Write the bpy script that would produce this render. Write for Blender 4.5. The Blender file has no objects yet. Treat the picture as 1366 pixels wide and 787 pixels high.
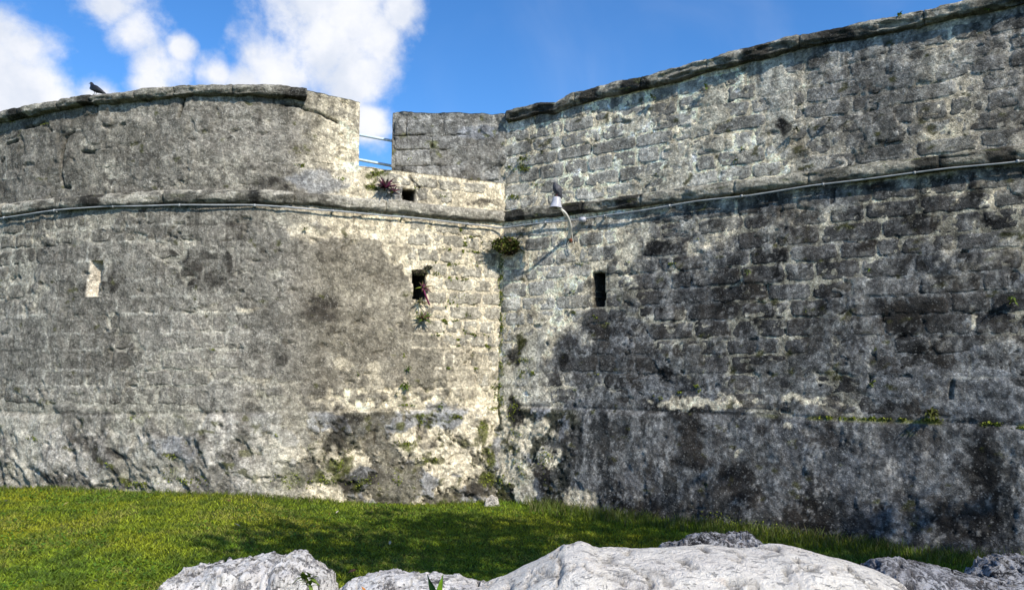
import bpy, bmesh, math, random
import numpy as np
from mathutils import Vector, Matrix
random.seed(7)
rng = np.random.default_rng(11)
S = bpy.context.scene
COL = S.collection

# ------------------------------------------------------------------ camera
H_EYE = 2.35
PITCH = math.atan(86.5/1000.0)
cam_d = bpy.data.cameras.new('camera'); cam = bpy.data.objects.new('camera', cam_d); COL.objects.link(cam)
cam.location = (0, 0, H_EYE); cam.rotation_euler = (math.pi/2+PITCH, 0, 0)
cam_d.sensor_width = 36; cam_d.lens = 36*1000/1366; cam_d.clip_start = .05; cam_d.clip_end = 3000
S.camera = cam

def raydir(px, py):
    dx = (np.asarray(px, float)-683)/1000; dz = (393.5-np.asarray(py, float))/1000
    return dx, math.cos(PITCH)-dz*math.sin(PITCH), math.sin(PITCH)+dz*math.cos(PITCH)
def at(px, py, Y):                       # point on the ray of a photo pixel at forward distance Y
    a, b, c = raydir(px, py); t = Y/b
    return Vector((float(a*t), float(Y), float(H_EYE+c*t)))

# ------------------------------------------------------------------ sun, sky, exposure
SUN_AZ = math.radians(37)      # to the right of straight behind the camera
SUN_EL = math.radians(40)
sdir = Vector((math.sin(SUN_AZ)*math.cos(SUN_EL), -math.cos(SUN_AZ)*math.cos(SUN_EL), math.sin(SUN_EL)))
ld = bpy.data.lights.new('sun', 'SUN'); sun = bpy.data.objects.new('sun', ld); COL.objects.link(sun)
sun.rotation_euler = sdir.to_track_quat('Z', 'Y').to_euler()
ld.energy = 4.6; ld.angle = math.radians(.6); ld.color = (1, .94, .84)
S.view_settings.view_transform = 'Standard'; S.view_settings.look = 'None'
S.view_settings.exposure = 0.30; S.view_settings.gamma = 1

W = bpy.data.worlds.new('World'); S.world = W; W.use_nodes = True
nt = W.node_tree; nt.nodes.clear()
def nd(tree, typ, **kw):
    n = tree.nodes.new(typ)
    for k, v in kw.items():
        if k.startswith('i_'): n.inputs[int(k[2:])].default_value = v
        else: setattr(n, k, v)
    return n
def math_(tree, op, a, b=None, c=None, clamp=False):
    n = tree.nodes.new('ShaderNodeMath'); n.operation = op; n.use_clamp = clamp
    for i, v in enumerate((a, b, c)):
        if v is None: continue
        if isinstance(v, (int, float)): n.inputs[i].default_value = v
        else: tree.links.new(v, n.inputs[i])
    return n.outputs[0]
def maprange(tree, v, a, b, c=0, d=1, smooth=True):
    n = tree.nodes.new('ShaderNodeMapRange'); n.interpolation_type = 'SMOOTHSTEP' if smooth else 'LINEAR'
    tree.links.new(v, n.inputs[0])
    for i, x in enumerate((a, b, c, d)): n.inputs[i+1].default_value = x
    return n.outputs[0]
def mixc(tree, f, a, b, blend='MIX'):
    n = tree.nodes.new('ShaderNodeMix'); n.data_type = 'RGBA'; n.blend_type = blend
    for sock, v in ((n.inputs[0], f), (n.inputs[6], a), (n.inputs[7], b)):
        if isinstance(v, (int, float)): sock.default_value = v
        elif isinstance(v, tuple): sock.default_value = (v[0], v[1], v[2], 1)
        else: tree.links.new(v, sock)
    return n.outputs[2]
def noise(tree, vec, scale, detail=4, rough=.55, dist=0.0):
    n = tree.nodes.new('ShaderNodeTexNoise'); tree.links.new(vec, n.inputs['Vector'])
    n.inputs['Scale'].default_value = scale; n.inputs['Detail'].default_value = detail
    n.inputs['Roughness'].default_value = rough; n.inputs['Distortion'].default_value = dist
    return n.outputs[0]

sky = nd(nt, 'ShaderNodeTexSky', sky_type='NISHITA', sun_disc=False, sun_elevation=SUN_EL)
sky.sun_rotation = math.radians(180)-SUN_AZ
sky.ozone_density = 3.6; sky.dust_density = .3; sky.air_density = .9; sky.altitude = 0
tc = nd(nt, 'ShaderNodeTexCoord'); D = tc.outputs['Generated']
def unitdir(px, py):
    a, b, c = raydir(px, py); v = Vector((float(a), float(b), float(c))); return v.normalized()
clouds = [(430,60,.10),(375,95,.07),(470,100,.07),(325,118,.045),(490,165,.045),(410,5,.07),(460,20,.085),(290,100,.03),(535,15,.04),
          (145,5,.05),(180,45,.05),(205,85,.05),(235,65,.025),(130,130,.035),(25,60,.06),(5,110,.085),(60,130,.05),(200,115,.04),(500,50,.05),(5,40,.045)]
acc = None
for (px, py, r) in clouds:
    c = unitdir(px, py)
    s = nd(nt, 'ShaderNodeVectorMath', operation='DISTANCE'); nt.links.new(D, s.inputs[0]); s.inputs[1].default_value = c
    v = maprange(nt, s.outputs['Value'], r*1.18, r*.1, 0, 1, False)
    acc = v if acc is None else math_(nt, 'SMOOTH_MAX', acc, v, .03)
# clouds go on over the rest of the sky as loose fair-weather cumulus
gen = noise(nt, D, 3.1, 5, .55)
sep = nd(nt, 'ShaderNodeSeparateXYZ'); nt.links.new(D, sep.inputs[0])
away = maprange(nt, sep.outputs['Y'], .75, .35)
gcl = math_(nt, 'MULTIPLY', maprange(nt, gen, .55, .72), away)
acc = math_(nt, 'MAXIMUM', acc, gcl)
n1 = noise(nt, D, 9, 8, .58, .3)
n2 = noise(nt, D, 34, 6, .6)
namp = maprange(nt, acc, 0, .12, .2, 1.7)
dens = math_(nt, 'ADD', acc, math_(nt, 'MULTIPLY', math_(nt, 'SUBTRACT', n1, .5), namp))
dens = math_(nt, 'ADD', dens, math_(nt, 'MULTIPLY', math_(nt, 'SUBTRACT', n2, .5), maprange(nt, acc, 0, .12, .1, .7)))
cov = maprange(nt, dens, .12, .85)
haze = math_(nt, 'MULTIPLY', maprange(nt, noise(nt, D, 5, 5, .5, .6), .5, .85), .12)
cov = math_(nt, 'MAXIMUM', cov, haze)
shade = maprange(nt, noise(nt, D, 14, 5, .55), .35, .7)
ccol = mixc(nt, shade, (6.4, 6.9, 7.9), (8.5, 8.6, 9.0))
hs = nd(nt, 'ShaderNodeHueSaturation'); hs.inputs['Saturation'].default_value = 1.22; hs.inputs['Value'].default_value = 1.62; nt.links.new(sky.outputs[0], hs.inputs['Color'])
skyc = mixc(nt, 1.0, hs.outputs[0], (.92, 1.01, 1.11), 'MULTIPLY')
mx = mixc(nt, cov, skyc, ccol)
bg = nd(nt, 'ShaderNodeBackground'); bg.inputs[1].default_value = .095
nt.links.new(mx, bg.inputs[0]); wo = nd(nt, 'ShaderNodeOutputWorld'); nt.links.new(bg.outputs[0], wo.inputs[0])

# ------------------------------------------------------------------ numpy noise
def _h(ix, iy, iz, seed):
    h = (ix*374761393 + iy*668265263 + iz*1274126177 + seed*974634777) & 0xffffffff
    h = ((h ^ (h >> 13))*1274126177) & 0xffffffff
    h = ((h ^ (h >> 16))*2246822519) & 0xffffffff
    return ((h ^ (h >> 15)) & 0xffffff)/float(0xffffff)*2-1
def vn3(x, y, z, seed=0):
    x = np.asarray(x, float); y = np.asarray(y, float); z = np.asarray(z, float)
    xi = np.floor(x).astype(np.int64); yi = np.floor(y).astype(np.int64); zi = np.floor(z).astype(np.int64)
    f = x-xi; g = y-yi; k = z-zi
    f = f*f*(3-2*f); g = g*g*(3-2*g); k = k*k*(3-2*k)
    def L(dz):
        a = _h(xi, yi, zi+dz, seed); b = _h(xi+1, yi, zi+dz, seed); c = _h(xi, yi+1, zi+dz, seed); d = _h(xi+1, yi+1, zi+dz, seed)
        return (a*(1-f)+b*f)*(1-g)+(c*(1-f)+d*f)*g
    return L(0)*(1-k)+L(1)*k
def vn(x, y, seed=0):
    x = np.asarray(x, float); y = np.asarray(y, float)
    xi = np.floor(x).astype(np.int64); yi = np.floor(y).astype(np.int64)
    f = x-xi; g = y-yi; f = f*f*(3-2*f); g = g*g*(3-2*g)
    a = _h(xi, yi, 0, seed); b = _h(xi+1, yi, 0, seed); c = _h(xi, yi+1, 0, seed); d = _h(xi+1, yi+1, 0, seed)
    return (a*(1-f)+b*f)*(1-g)+(c*(1-f)+d*f)*g
def fbm(x, y, o=4, seed=0, rough=.55, ridged=False):
    t = 0; a = 1; n = 0; c, s = math.cos(.7), math.sin(.7)
    for i in range(o):
        v = vn(x, y, seed+i*17)
        if ridged: v = 1-2*np.abs(v)
        t = t+a*v; n += a; a *= rough; x, y = (x*c-y*s)*2.03+3.1, (x*s+y*c)*2.03+1.7
    return t/n*1.6 if not ridged else t/n
def fbm3(x, y, z, o=4, seed=0, rough=.55, ridged=False):
    t = 0; a = 1; n = 0
    for i in range(o):
        v = vn3(x, y, z, seed+i*13)
        if ridged: v = 1-2*np.abs(v)
        t = t+a*v; n += a; a *= rough; x = x*2.03+1.3; y = y*2.03+2.9; z = z*2.03+4.1
    return t/n*1.5 if not ridged else t/n
def sm(x, a, b):
    t = np.clip((np.asarray(x, float)-a)/(b-a), 0, 1); return t*t*(3-2*t)
def lerp(a, b, t):
    t = np.asarray(t)[..., None]; return a*(1-t)+np.asarray(b)*t

# ------------------------------------------------------------------ helpers for objects
def tag(o, label=None, cat=None, group=None, kind=None):
    if label: o['label'] = label
    if cat: o['category'] = cat
    if group: o['group'] = group
    if kind: o['kind'] = kind
    return o
def empty(name, loc, label, cat, group=None):
    o = bpy.data.objects.new(name, None); COL.objects.link(o); o.location = loc
    return tag(o, label, cat, group)
def npmesh(name, V, F, mat, col=None, smooth=True):
    V = np.asarray(V, np.float32); F = np.asarray(F, np.int32)
    me = bpy.data.meshes.new(name); n = F.shape[1]
    me.vertices.add(len(V)); me.vertices.foreach_set('co', V.ravel())
    me.loops.add(F.size); me.loops.foreach_set('vertex_index', F.ravel())
    me.polygons.add(len(F)); me.polygons.foreach_set('loop_start', np.arange(0, F.size, n, dtype=np.int32))
    me.polygons.foreach_set('loop_total', np.full(len(F), n, np.int32))
    me.polygons.foreach_set('use_smooth', np.full(len(F), smooth, bool))
    me.update(calc_edges=True); me.validate()
    if col is not None:
        a = me.color_attributes.new('Col', 'FLOAT_COLOR', 'POINT')
        c = np.ones((len(V), 4), np.float32); c[:, :3] = col; a.data.foreach_set('color', c.ravel())
    me.materials.append(mat)
    return me
def link(name, me, parent=None):
    o = bpy.data.objects.new(name, me); COL.objects.link(o)
    if parent is not None:
        o.parent = parent; o.matrix_parent_inverse = Matrix.Translation(-Vector(parent.location))
    return o
def gridfaces(nu, nv, base=0, flip=False):
    i, j = np.meshgrid(np.arange(nu-1), np.arange(nv-1), indexing='ij')
    a = (i*nv+j).ravel()+base; b = a+nv; c = b+1; d = a+1
    return np.stack([a, d, c, b] if flip else [a, b, c, d], 1)
def bm_obj(name, bm, mat, parent=None, smooth=True):
    me = bpy.data.meshes.new(name); bm.to_mesh(me); bm.free(); me.materials.append(mat)
    for p in me.polygons: p.use_smooth = smooth
    return link(name, me, parent)

# ------------------------------------------------------------------ materials
def mat_new(name, rough=.9, spec=.25):
    m = bpy.data.materials.new(name); m.use_nodes = True; t = m.node_tree
    b = t.nodes['Principled BSDF']; b.inputs['Roughness'].default_value = rough
    b.inputs['Specular IOR Level'].default_value = spec
    return m, t, b
def masonry_mat(name, speck=1.0, bumpd=.012, streak=.35):
    m, t, b = mat_new(name, .95, .15)
    at_ = nd(t, 'ShaderNodeAttribute', attribute_name='Col'); geo = nd(t, 'ShaderNodeNewGeometry'); P = geo.outputs['Position']
    base = at_.outputs['Color']
    nA = noise(t, P, 7, 8, .65); nB = noise(t, P, 26, 6, .7); nC = noise(t, P, 90, 3, .6)
    mp = nd(t, 'ShaderNodeMapping'); t.links.new(P, mp.inputs[0]); mp.inputs['Scale'].default_value = (14, 14, 1.6)
    nS = noise(t, mp.outputs[0], 1, 5, .65)
    f = math_(t, 'ADD', math_(t, 'MULTIPLY', maprange(t, nA, .3, .7, -1, 1, False), .34),
              math_(t, 'MULTIPLY', maprange(t, nB, .3, .7, -1, 1, False), .36))
    f = math_(t, 'ADD', f, math_(t, 'MULTIPLY', maprange(t, nS, .3, .7, -1, 1, False), streak*.25))
    f = math_(t, 'ADD', f, math_(t, 'MULTIPLY', maprange(t, nC, .3, .7, -1, 1, False), .2))
    f = math_(t, 'ADD', f, 1.0); f = math_(t, 'MAXIMUM', f, .22)
    crisp = noise(t, P, 13, 10, .72, .3); crisp2 = noise(t, P, 8, 10, .74, .2)
    f = math_(t, 'MULTIPLY', f, maprange(t, crisp, .51, .55, 1, 1.36)); f = math_(t, 'MULTIPLY', f, maprange(t, crisp2, .53, .57, 1, .62))
    vm = nd(t, 'ShaderNodeVectorMath', operation='SCALE'); t.links.new(base, vm.inputs[0]); t.links.new(f, vm.inputs['Scale'])
    c = vm.outputs[0]
    # pale lichen flecks and black pinholes
    v = nd(t, 'ShaderNodeTexVoronoi', feature='F1'); t.links.new(P, v.inputs['Vector']); v.inputs['Scale'].default_value = 27
    v.inputs['Randomness'].default_value = 1
    sp = math_(t, 'MULTIPLY', maprange(t, v.outputs['Distance'], .33, .22), maprange(t, noise(t, P, 9, 6, .7), .46, .54))
    sp = math_(t, 'MULTIPLY', sp, .8*speck)
    lt = nd(t, 'ShaderNodeVectorMath', operation='MULTIPLY_ADD'); t.links.new(c, lt.inputs[0]); lt.inputs[1].default_value = (1.3, 1.3, 1.3); lt.inputs[2].default_value = (.12, .118, .11)
    c = mixc(t, sp, c, lt.outputs[0])
    v2 = nd(t, 'ShaderNodeTexVoronoi', feature='F1'); t.links.new(P, v2.inputs['Vector']); v2.inputs['Scale'].default_value = 19
    pit = math_(t, 'MULTIPLY', maprange(t, v2.outputs['Distance'], .22, .08), maprange(t, noise(t, P, 5, 4, .6), .5, .64))
    c = mixc(t, math_(t, 'MULTIPLY', pit, .6), c, (.05, .048, .042))
    # broad warm / cool tint drift
    c = mixc(t, math_(t, 'MULTIPLY', maprange(t, noise(t, P, 2.3, 5, .6), .42, .66), .13), c, (.24, .195, .15), 'MIX')
    t.links.new(c, b.inputs['Base Color'])
    h = math_(t, 'ADD', math_(t, 'MULTIPLY', nB, .6), math_(t, 'MULTIPLY', nC, .25))
    h = math_(t, 'ADD', h, math_(t, 'MULTIPLY', nA, .9)); h = math_(t, 'SUBTRACT', h, math_(t, 'MULTIPLY', pit, .35))
    bp = nd(t, 'ShaderNodeBump'); bp.inputs['Strength'].default_value = 1; bp.inputs['Distance'].default_value = bumpd*3.6
    t.links.new(h, bp.inputs['Height']); t.links.new(bp.outputs[0], b.inputs['Normal'])
    return m
M_MAS = masonry_mat('weathered_masonry')
M_TRIM = masonry_mat('weathered_moulding', .7, .016, .2)
def rock_mat(name, pale, dark, amt, thr=.5):
    m, t, b = mat_new(name, .9, .2)
    geo = nd(t, 'ShaderNodeNewGeometry'); P = geo.outputs['Position']
    at_ = nd(t, 'ShaderNodeAttribute', attribute_name='Col')
    n1 = noise(t, P, 9, 9, .68, .4); n2 = noise(t, P, 40, 6, .7); n3 = noise(t, P, 130, 3, .6)
    mp = nd(t, 'ShaderNodeMapping'); t.links.new(P, mp.inputs[0]); mp.inputs['Scale'].default_value = (10, 26, 34); mp.inputs['Rotation'].default_value = (.2, .35, .1)
    n4 = noise(t, mp.outputs[0], 1, 7, .7, .6)
    n5 = noise(t, P, 22, 8, .72, .5)
    k = math_(t, 'MULTIPLY', maprange(t, n1, thr, thr+.10), maprange(t, n2, .40, .52))
    k = math_(t, 'MAXIMUM', k, math_(t, 'MULTIPLY', maprange(t, n4, .58, .63), .75))
    k = math_(t, 'MAXIMUM', k, math_(t, 'MULTIPLY', maprange(t, n5, thr+.06, thr+.10), .8))
    k = math_(t, 'MULTIPLY', k, amt)
    c = mixc(t, k, pale, dark)
    c = mixc(t, math_(t, 'MULTIPLY', maprange(t, noise(t, P, 3.5, 4, .6), .45, .7), .45), c, (pale[0]*.8, pale[1]*.77, pale[2]*.78))
    c = mixc(t, math_(t, 'MULTIPLY', maprange(t, noise(t, P, 6, 4, .6), .62, .75), .25), c, (.62, .36, .2))
    c = mixc(t, 1.0, c, at_.outputs['Color'], 'MULTIPLY')
    t.links.new(c, b.inputs['Base Color'])
    h = math_(t, 'ADD', math_(t, 'MULTIPLY', n1, 1.2), math_(t, 'ADD', math_(t, 'MULTIPLY', n2, .5), math_(t, 'MULTIPLY', n3, .15)))
    h = math_(t, 'SUBTRACT', h, math_(t, 'MULTIPLY', k, .5))
    bp = nd(t, 'ShaderNodeBump'); bp.inputs['Strength'].default_value = 1; bp.inputs['Distance'].default_value = .06
    t.links.new(h, bp.inputs['Height']); t.links.new(bp.outputs[0], b.inputs['Normal'])
    return m
M_ROCK = rock_mat('pale_limestone', (.88, .84, .79), (.10, .095, .10), .95, .52)
M_ROCKS = rock_mat('smooth_cream_limestone', (.92, .86, .77), (.24, .225, .23), .75, .57)
M_ROCKG = rock_mat('grey_limestone', (.50, .50, .52), (.022, .022, .026), 1.0, .47)
def simple_mat(name, col, rough=.6, metal=0, var=.25, scale=30):
    m, t, b = mat_new(name, rough, .4)
    geo = nd(t, 'ShaderNodeNewGeometry'); n = noise(t, geo.outputs['Position'], scale, 5, .6)
    c = mixc(t, maprange(t, n, .3, .7), tuple(x*(1-var) for x in col), tuple(min(1, x*(1+var)) for x in col))
    t.links.new(c, b.inputs['Base Color']); b.inputs['Metallic'].default_value = metal
    return m
M_PIPE = simple_mat('weathered_grey_conduit', (.30, .31, .31), .5, 0, .2, 8)
M_RAIL = simple_mat('pale_painted_rail', (.62, .74, .78), .4, 0, .1, 20)
M_LAMP = simple_mat('dull_white_enamel', (.42, .42, .46), .4, 0, .15, 25)
M_LAMPD = simple_mat('dark_lamp_inside', (.12, .11, .10), .5, 0, .3, 25)
M_ARM = simple_mat('off_white_arm_paint', (.62, .60, .54), .5, 0, .2, 30)
M_RUST = simple_mat('rusted_bracket', (.22, .07, .035), .8, 0, .5, 60)
M_WIRE = simple_mat('dirty_white_cable', (.55, .52, .44), .6, 0, .1, 30)
M_BIRD = simple_mat('slate_feathers', (.055, .055, .066), .6, 0, .5, 45)
M_BIRDK = simple_mat('black_feathers', (.012, .012, .015), .45, 0, .4, 40)
M_BEAK = simple_mat('dark_horn', (.05, .045, .04), .4, 0, .2, 40)
M_LEGB = simple_mat('reddish_leg', (.25, .07, .06), .6, 0, .2, 40)
def leaf_mat(name, rough=.55, trans=.25):
    m, t, b = mat_new(name, rough, .35)
    a = nd(t, 'ShaderNodeAttribute', attribute_name='Col')
    geo = nd(t, 'ShaderNodeNewGeometry'); n = noise(t, geo.outputs['Position'], 40, 3, .6)
    vm = nd(t, 'ShaderNodeVectorMath', operation='SCALE'); t.links.new(a.outputs['Color'], vm.inputs[0])
    t.links.new(maprange(t, n, .3, .7, .7, 1.3, False), vm.inputs['Scale'])
    t.links.new(vm.outputs[0], b.inputs['Base Color'])
    tr = nd(t, 'ShaderNodeBsdfTranslucent'); t.links.new(vm.outputs[0], tr.inputs[0])
    ms = nd(t, 'ShaderNodeMixShader'); ms.inputs[0].default_value = trans
    out = [x for x in t.nodes if x.type == 'OUTPUT_MATERIAL'][0]
    t.links.new(b.outputs[0], ms.inputs[1]); t.links.new(tr.outputs[0], ms.inputs[2]); t.links.new(ms.outputs[0], out.inputs[0])
    return m
M_LEAF = leaf_mat('leaf'); M_GRASS = leaf_mat('grass_blade', .6, .3); M_MOSS = leaf_mat('moss', .9, .1)
def bark_mat():
    m, t, b = mat_new('bark', .9, .2)
    geo = nd(t, 'ShaderNodeNewGeometry'); n = noise(t, geo.outputs['Position'], 9, 8, .7)
    t.links.new(mixc(t, n, (.05, .04, .03), (.22, .18, .14)), b.inputs['Base Color'])
    bp = nd(t, 'ShaderNodeBump'); bp.inputs['Distance'].default_value = .03; t.links.new(n, bp.inputs['Height']); t.links.new(bp.outputs[0], b.inputs['Normal'])
    return m
M_BARK = bark_mat()
def soil_mat():
    m, t, b = mat_new('turf', 1, .1)
    geo = nd(t, 'ShaderNodeNewGeometry'); P = geo.outputs['Position']
    n1 = noise(t, P, 1.3, 6, .6); n2 = noise(t, P, 35, 6, .7)
    c = mixc(t, maprange(t, n1, .35, .65), (.050, .095, .012), (.095, .125, .018))
    c = mixc(t, maprange(t, n2, .35, .7), c, (.035, .045, .012))
    t.links.new(c, b.inputs['Base Color'])
    bp = nd(t, 'ShaderNodeBump'); bp.inputs['Distance'].default_value = .03; t.links.new(n2, bp.inputs['Height']); t.links.new(bp.outputs[0], b.inputs['Normal'])
    return m
M_SOIL = soil_mat()

# ------------------------------------------------------------------ wall paths
class Path:
    def __init__(self, pts, side, soft=.08):
        P = np.array(pts, float); seg = np.hypot(*np.diff(P, axis=0).T); L = np.r_[0, np.cumsum(seg)]
        s = np.arange(0, L[-1], .01); x = np.interp(s, L, P[:, 0]); y = np.interp(s, L, P[:, 1])
        tx = np.gradient(x, s); ty = np.gradient(y, s)
        k = max(1, int(soft/.01)); ker = np.ones(2*k+1)/(2*k+1)
        f = lambda a: np.convolve(np.pad(a, k, 'edge'), ker, 'valid')
        tx, ty = f(tx), f(ty); n = np.hypot(tx, ty); tx /= n; ty /= n
        self.s, self.x, self.y = s, x, y
        self.nx, self.ny = (-ty, tx) if side == 'L' else (ty, -tx)
        self.t0 = (P[1]-P[0])/np.hypot(*(P[1]-P[0]))
        self.side = side
        self.tb = .12 if side == 'L' else .22
        self.az = x/y
    def pos(self, s):
        s = np.asarray(s, float); x = np.interp(s, self.s, self.x); y = np.interp(s, self.s, self.y)
        neg = np.minimum(s, 0); return x+neg*self.t0[0], y+neg*self.t0[1]
    def nrm(self, s):
        return np.interp(s, self.s, self.nx), np.interp(s, self.s, self.ny)
    def batter(self, z): return self.tb*np.clip((4.74-np.asarray(z, float))/4.74, 0, 1.2)
    def P(self, s, z, d):               # wall coordinates -> world
        x, y = self.pos(s); nx, ny = self.nrm(s); e = d+self.batter(z)
        return np.stack([x+nx*e, y+ny*e, np.broadcast_to(z, x.shape)], -1)
    def inv(self, px, py, d=0.0):       # photo pixel -> wall coordinates
        a, b, c = raydir(px, py); z = 3.0
        for _ in range(4):
            e = d+self.batter(z); az = (self.x+self.nx*e)/(self.y+self.ny*e)
            m = self.s < 10.6; A = az[m]; SS = self.s[m]
            s = np.interp(a/b, A, SS) if self.side == 'R' else np.interp(-a/b, -A, SS)
            Y = self.pos(s)[1]+self.nrm(s)[1]*e; z = H_EYE+Y/b*c
        return float(s), float(z)
def catmull(pts, n=24):
    out = []
    P = [np.array(p, float) for p in pts]; P = [2*P[0]-P[1]]+P+[2*P[-1]-P[-2]]
    for i in range(1, len(P)-2):
        for k in range(n):
            t = k/n; a, b, c, d = P[i-1], P[i], P[i+1], P[i+2]
            out.append(.5*((2*b)+(c-a)*t+(2*a-5*b+4*c-d)*t*t+(3*b-a-3*c+d)*t**3))
    out.append(P[-2]); return out
arc = catmull([(-3.45, 11.34), (-4.2, 11.27), (-5.0, 11.33), (-6.25, 11.58), (-7.4, 11.92), (-8.6, 12.42), (-10.5, 13.6), (-12.2, 15.3), (-13.2, 17.5)])
PL = Path([(-.16, 13.0)]+[tuple(p) for p in arc], 'L')
PR = Path([(-.16, 13.0), (1.43, 11.99), (3.4, 10.66), (6.2, 8.88), (11.2, 5.7)], 'R')
KINK = math.hypot(3.45-.16, 13-11.34)
Z_LEDGE, Z_SILL = 1.56, 5.45
def pts_(path, L): return [path.inv(*p) for p in L]

def blobs(path, s, z, L, edge=.35, wf=3.0, seed=5):
    """L: (px, py, half width px, half height px) -> soft irregular mask in wall metres"""
    ws = s+.10*fbm(s*wf, z*wf, 4, seed); wz = z+.10*fbm(s*wf+9, z*wf+4, 4, seed+1)
    e = .35*fbm(s*8, z*8, 3, seed+2)
    out = np.zeros_like(s)
    for (px, py, rx, ry) in L:
        a, b = path.inv(px, py); a2, _ = path.inv(px+(rx if path.side == 'R' else -rx), py); _, b2 = path.inv(px, py-ry)
        ra, rb = abs(a2-a)+1e-3, abs(b2-b)+1e-3
        near = (np.abs(s-a) < ra*1.6+.25) & (np.abs(z-b) < rb*1.6+.25)
        if not near.any(): continue
        r = np.sqrt(((ws[near]-a)/ra)**2+((wz[near]-b)/rb)**2)+e[near]
        out[near] = np.maximum(out[near], sm(r, 1+edge/2, 1-edge/2))
    return out
def polyline_dist(path, s, z, L):
    """least distance in metres to a photo-pixel polyline"""
    Q = pts_(path, L); d = np.full(s.shape, 9.0)
    for (a, b), (c, e) in zip(Q[:-1], Q[1:]):
        vx, vz = c-a, e-b; t = np.clip(((s-a)*vx+(z-b)*vz)/(vx*vx+vz*vz+1e-9), 0, 1)
        d = np.minimum(d, np.hypot(s-a-t*vx, z-b-t*vz))
    return d

def peel(s, z, seed):
    """1 where a skin of render still clings, 0 where it has flaked off"""
    u = s*.8-z*.6; v = s*.6+z*.8
    return sm(fbm(u*2.6, v*1.9, 6, seed, .66), -.02, .03)
JR = {'L': np.ones((1400, 760)), 'R': np.ones((1400, 760))}
JB = {}
def joint(path, s, z):
    """1 in the joints of the block courses, 0 on the blocks"""
    k = path.side
    if k not in JB:
        a = JR[k].copy(); p = np.pad(a, 1, 'edge'); b = sum(p[i:i+a.shape[0], j:j+a.shape[1]] for i in range(3) for j in range(3))/9; JB[k] = b
    b = JB[k]; js = s+.012*fbm(s*7, z*7, 3, 951); jz = z+.012*fbm(s*7+5, z*7, 3, 952)
    i = np.clip((js+1)*100, 0, b.shape[0]-2); j = np.clip(jz*100, 0, b.shape[1]-2); i0 = i.astype(int); j0 = j.astype(int); f = i-i0; g = j-j0
    v = (b[i0, j0]*(1-f)+b[i0+1, j0]*f)*(1-g)+(b[i0, j0+1]*(1-f)+b[i0+1, j0+1]*f)*g
    v = 1-v
    return v*(1-((np.abs(s-1.745) < .06) & (z < 4.75))) if k == 'L' else v
# openings: pixel rectangles -> wall rectangles (s0,s1,z0,z1, depth)
def rect(path, x0, y0, x1, y1):
    xm, ym = (x0+x1)/2, (y0+y1)/2
    a = path.inv(x0, ym)[0]; b = path.inv(x1, ym)[0]; c = path.inv(xm, y0)[1]; d = path.inv(xm, y1)[1]
    return (min(a, b), max(a, b), min(c, d), max(c, d))
R_SLIT = rect(PR, 790.5, 364, 806.5, 410.5)
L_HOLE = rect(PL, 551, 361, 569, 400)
L_SQ = rect(PL, 537.5, 253.5, 554.5, 268.5)
L_LOOP = rect(PL, 119, 349, 140, 395)

# ------------------------------------------------------------------ right wall: relief and colours
R_COVER = [(795,560,38,45),(820,620,45,45),(720,600,30,60),(1190,590,60,26),(1090,470,20,30),(1245,500,35,20),(1180,520,40,18),(905,690,25,20),
           (760,450,22,22),(705,470,22,50),(1130,390,26,14),(1040,120,26,70),(1200,95,60,16),(1300,530,60,18),(830,460,20,24),(1260,350,30,16),(1330,480,40,30)]
R_CREAM = [(1245,253,9,8),(1301,238,7,12),(1277,262,12,4),(1277,270,4,9),(1291,425,4,14),(680,240,14,14),(700,260,24,10),(690,300,20,10),(780,350,30,10),
           (775,400,14,14),(880,268,40,6),(905,420,6,20),(940,536,70,7),(1090,536,50,6),(985,600,6,6),(1055,567,5,6),(700,580,16,22),(720,570,16,12),(690,630,20,22),(740,610,10,12),
           (672,600,7,60),(905,355,10,8),(925,330,8,10),(775,665,20,14),(830,270,30,8),(1175,268,6,10),(1075,300,6,3)]
R_BLACK = [(1200,432,26,18),(1000,385,14,12),(968,412,20,12),(905,470,10,9),(900,430,8,7),(1015,432,12,10),(690,470,14,12),(752,478,9,6),(880,330,14,8),(890,500,10,8),
           (1040,360,6,9),(1225,300,20,10),(1155,330,16,9),(900,540,40,12),(920,580,20,50),(985,640,24,36),(1310,640,26,50),(1290,700,50,24),(1080,690,40,30),(690,560,10,30),(680,640,8,14),(730,640,10,20),
           (1330,300,20,10),(1170,250,16,8),(1050,170,10,12),(1300,260,14,8),(1235,470,20,9),(850,680,30,14)]
def r_cover(s, z):
    c = blobs(PR, s, z, R_COVER, .5, 2.2, 31)
    n = sm(fbm(s*1.3+4, z*1.8, 5, 77, .62), .18, .28)
    n = n*(1-sm(s, 2.6, 2.0)*sm(z, 2.0, 2.5)); c = c*(1-.6*sm(s, 2.0, 1.5)*sm(z, 2.6, 3.0)); c = np.maximum(c, n*.9)
    return np.maximum(c, sm(z, Z_LEDGE+.06, Z_LEDGE-.02))
def crackset(path, s, z, L, w):
    m = np.zeros_like(s); j = .02*fbm(s*5, z*5, 3, 91); 
    for q in L: m = np.maximum(m, sm(polyline_dist(path, s+j, z+j, q), w, w*.3))
    return m
R_CRACK = [[(1111,254),(1111,268)],[(1270,510),(1268,530)],[(1165,470),(1163,492),(1160,510)]]
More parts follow.
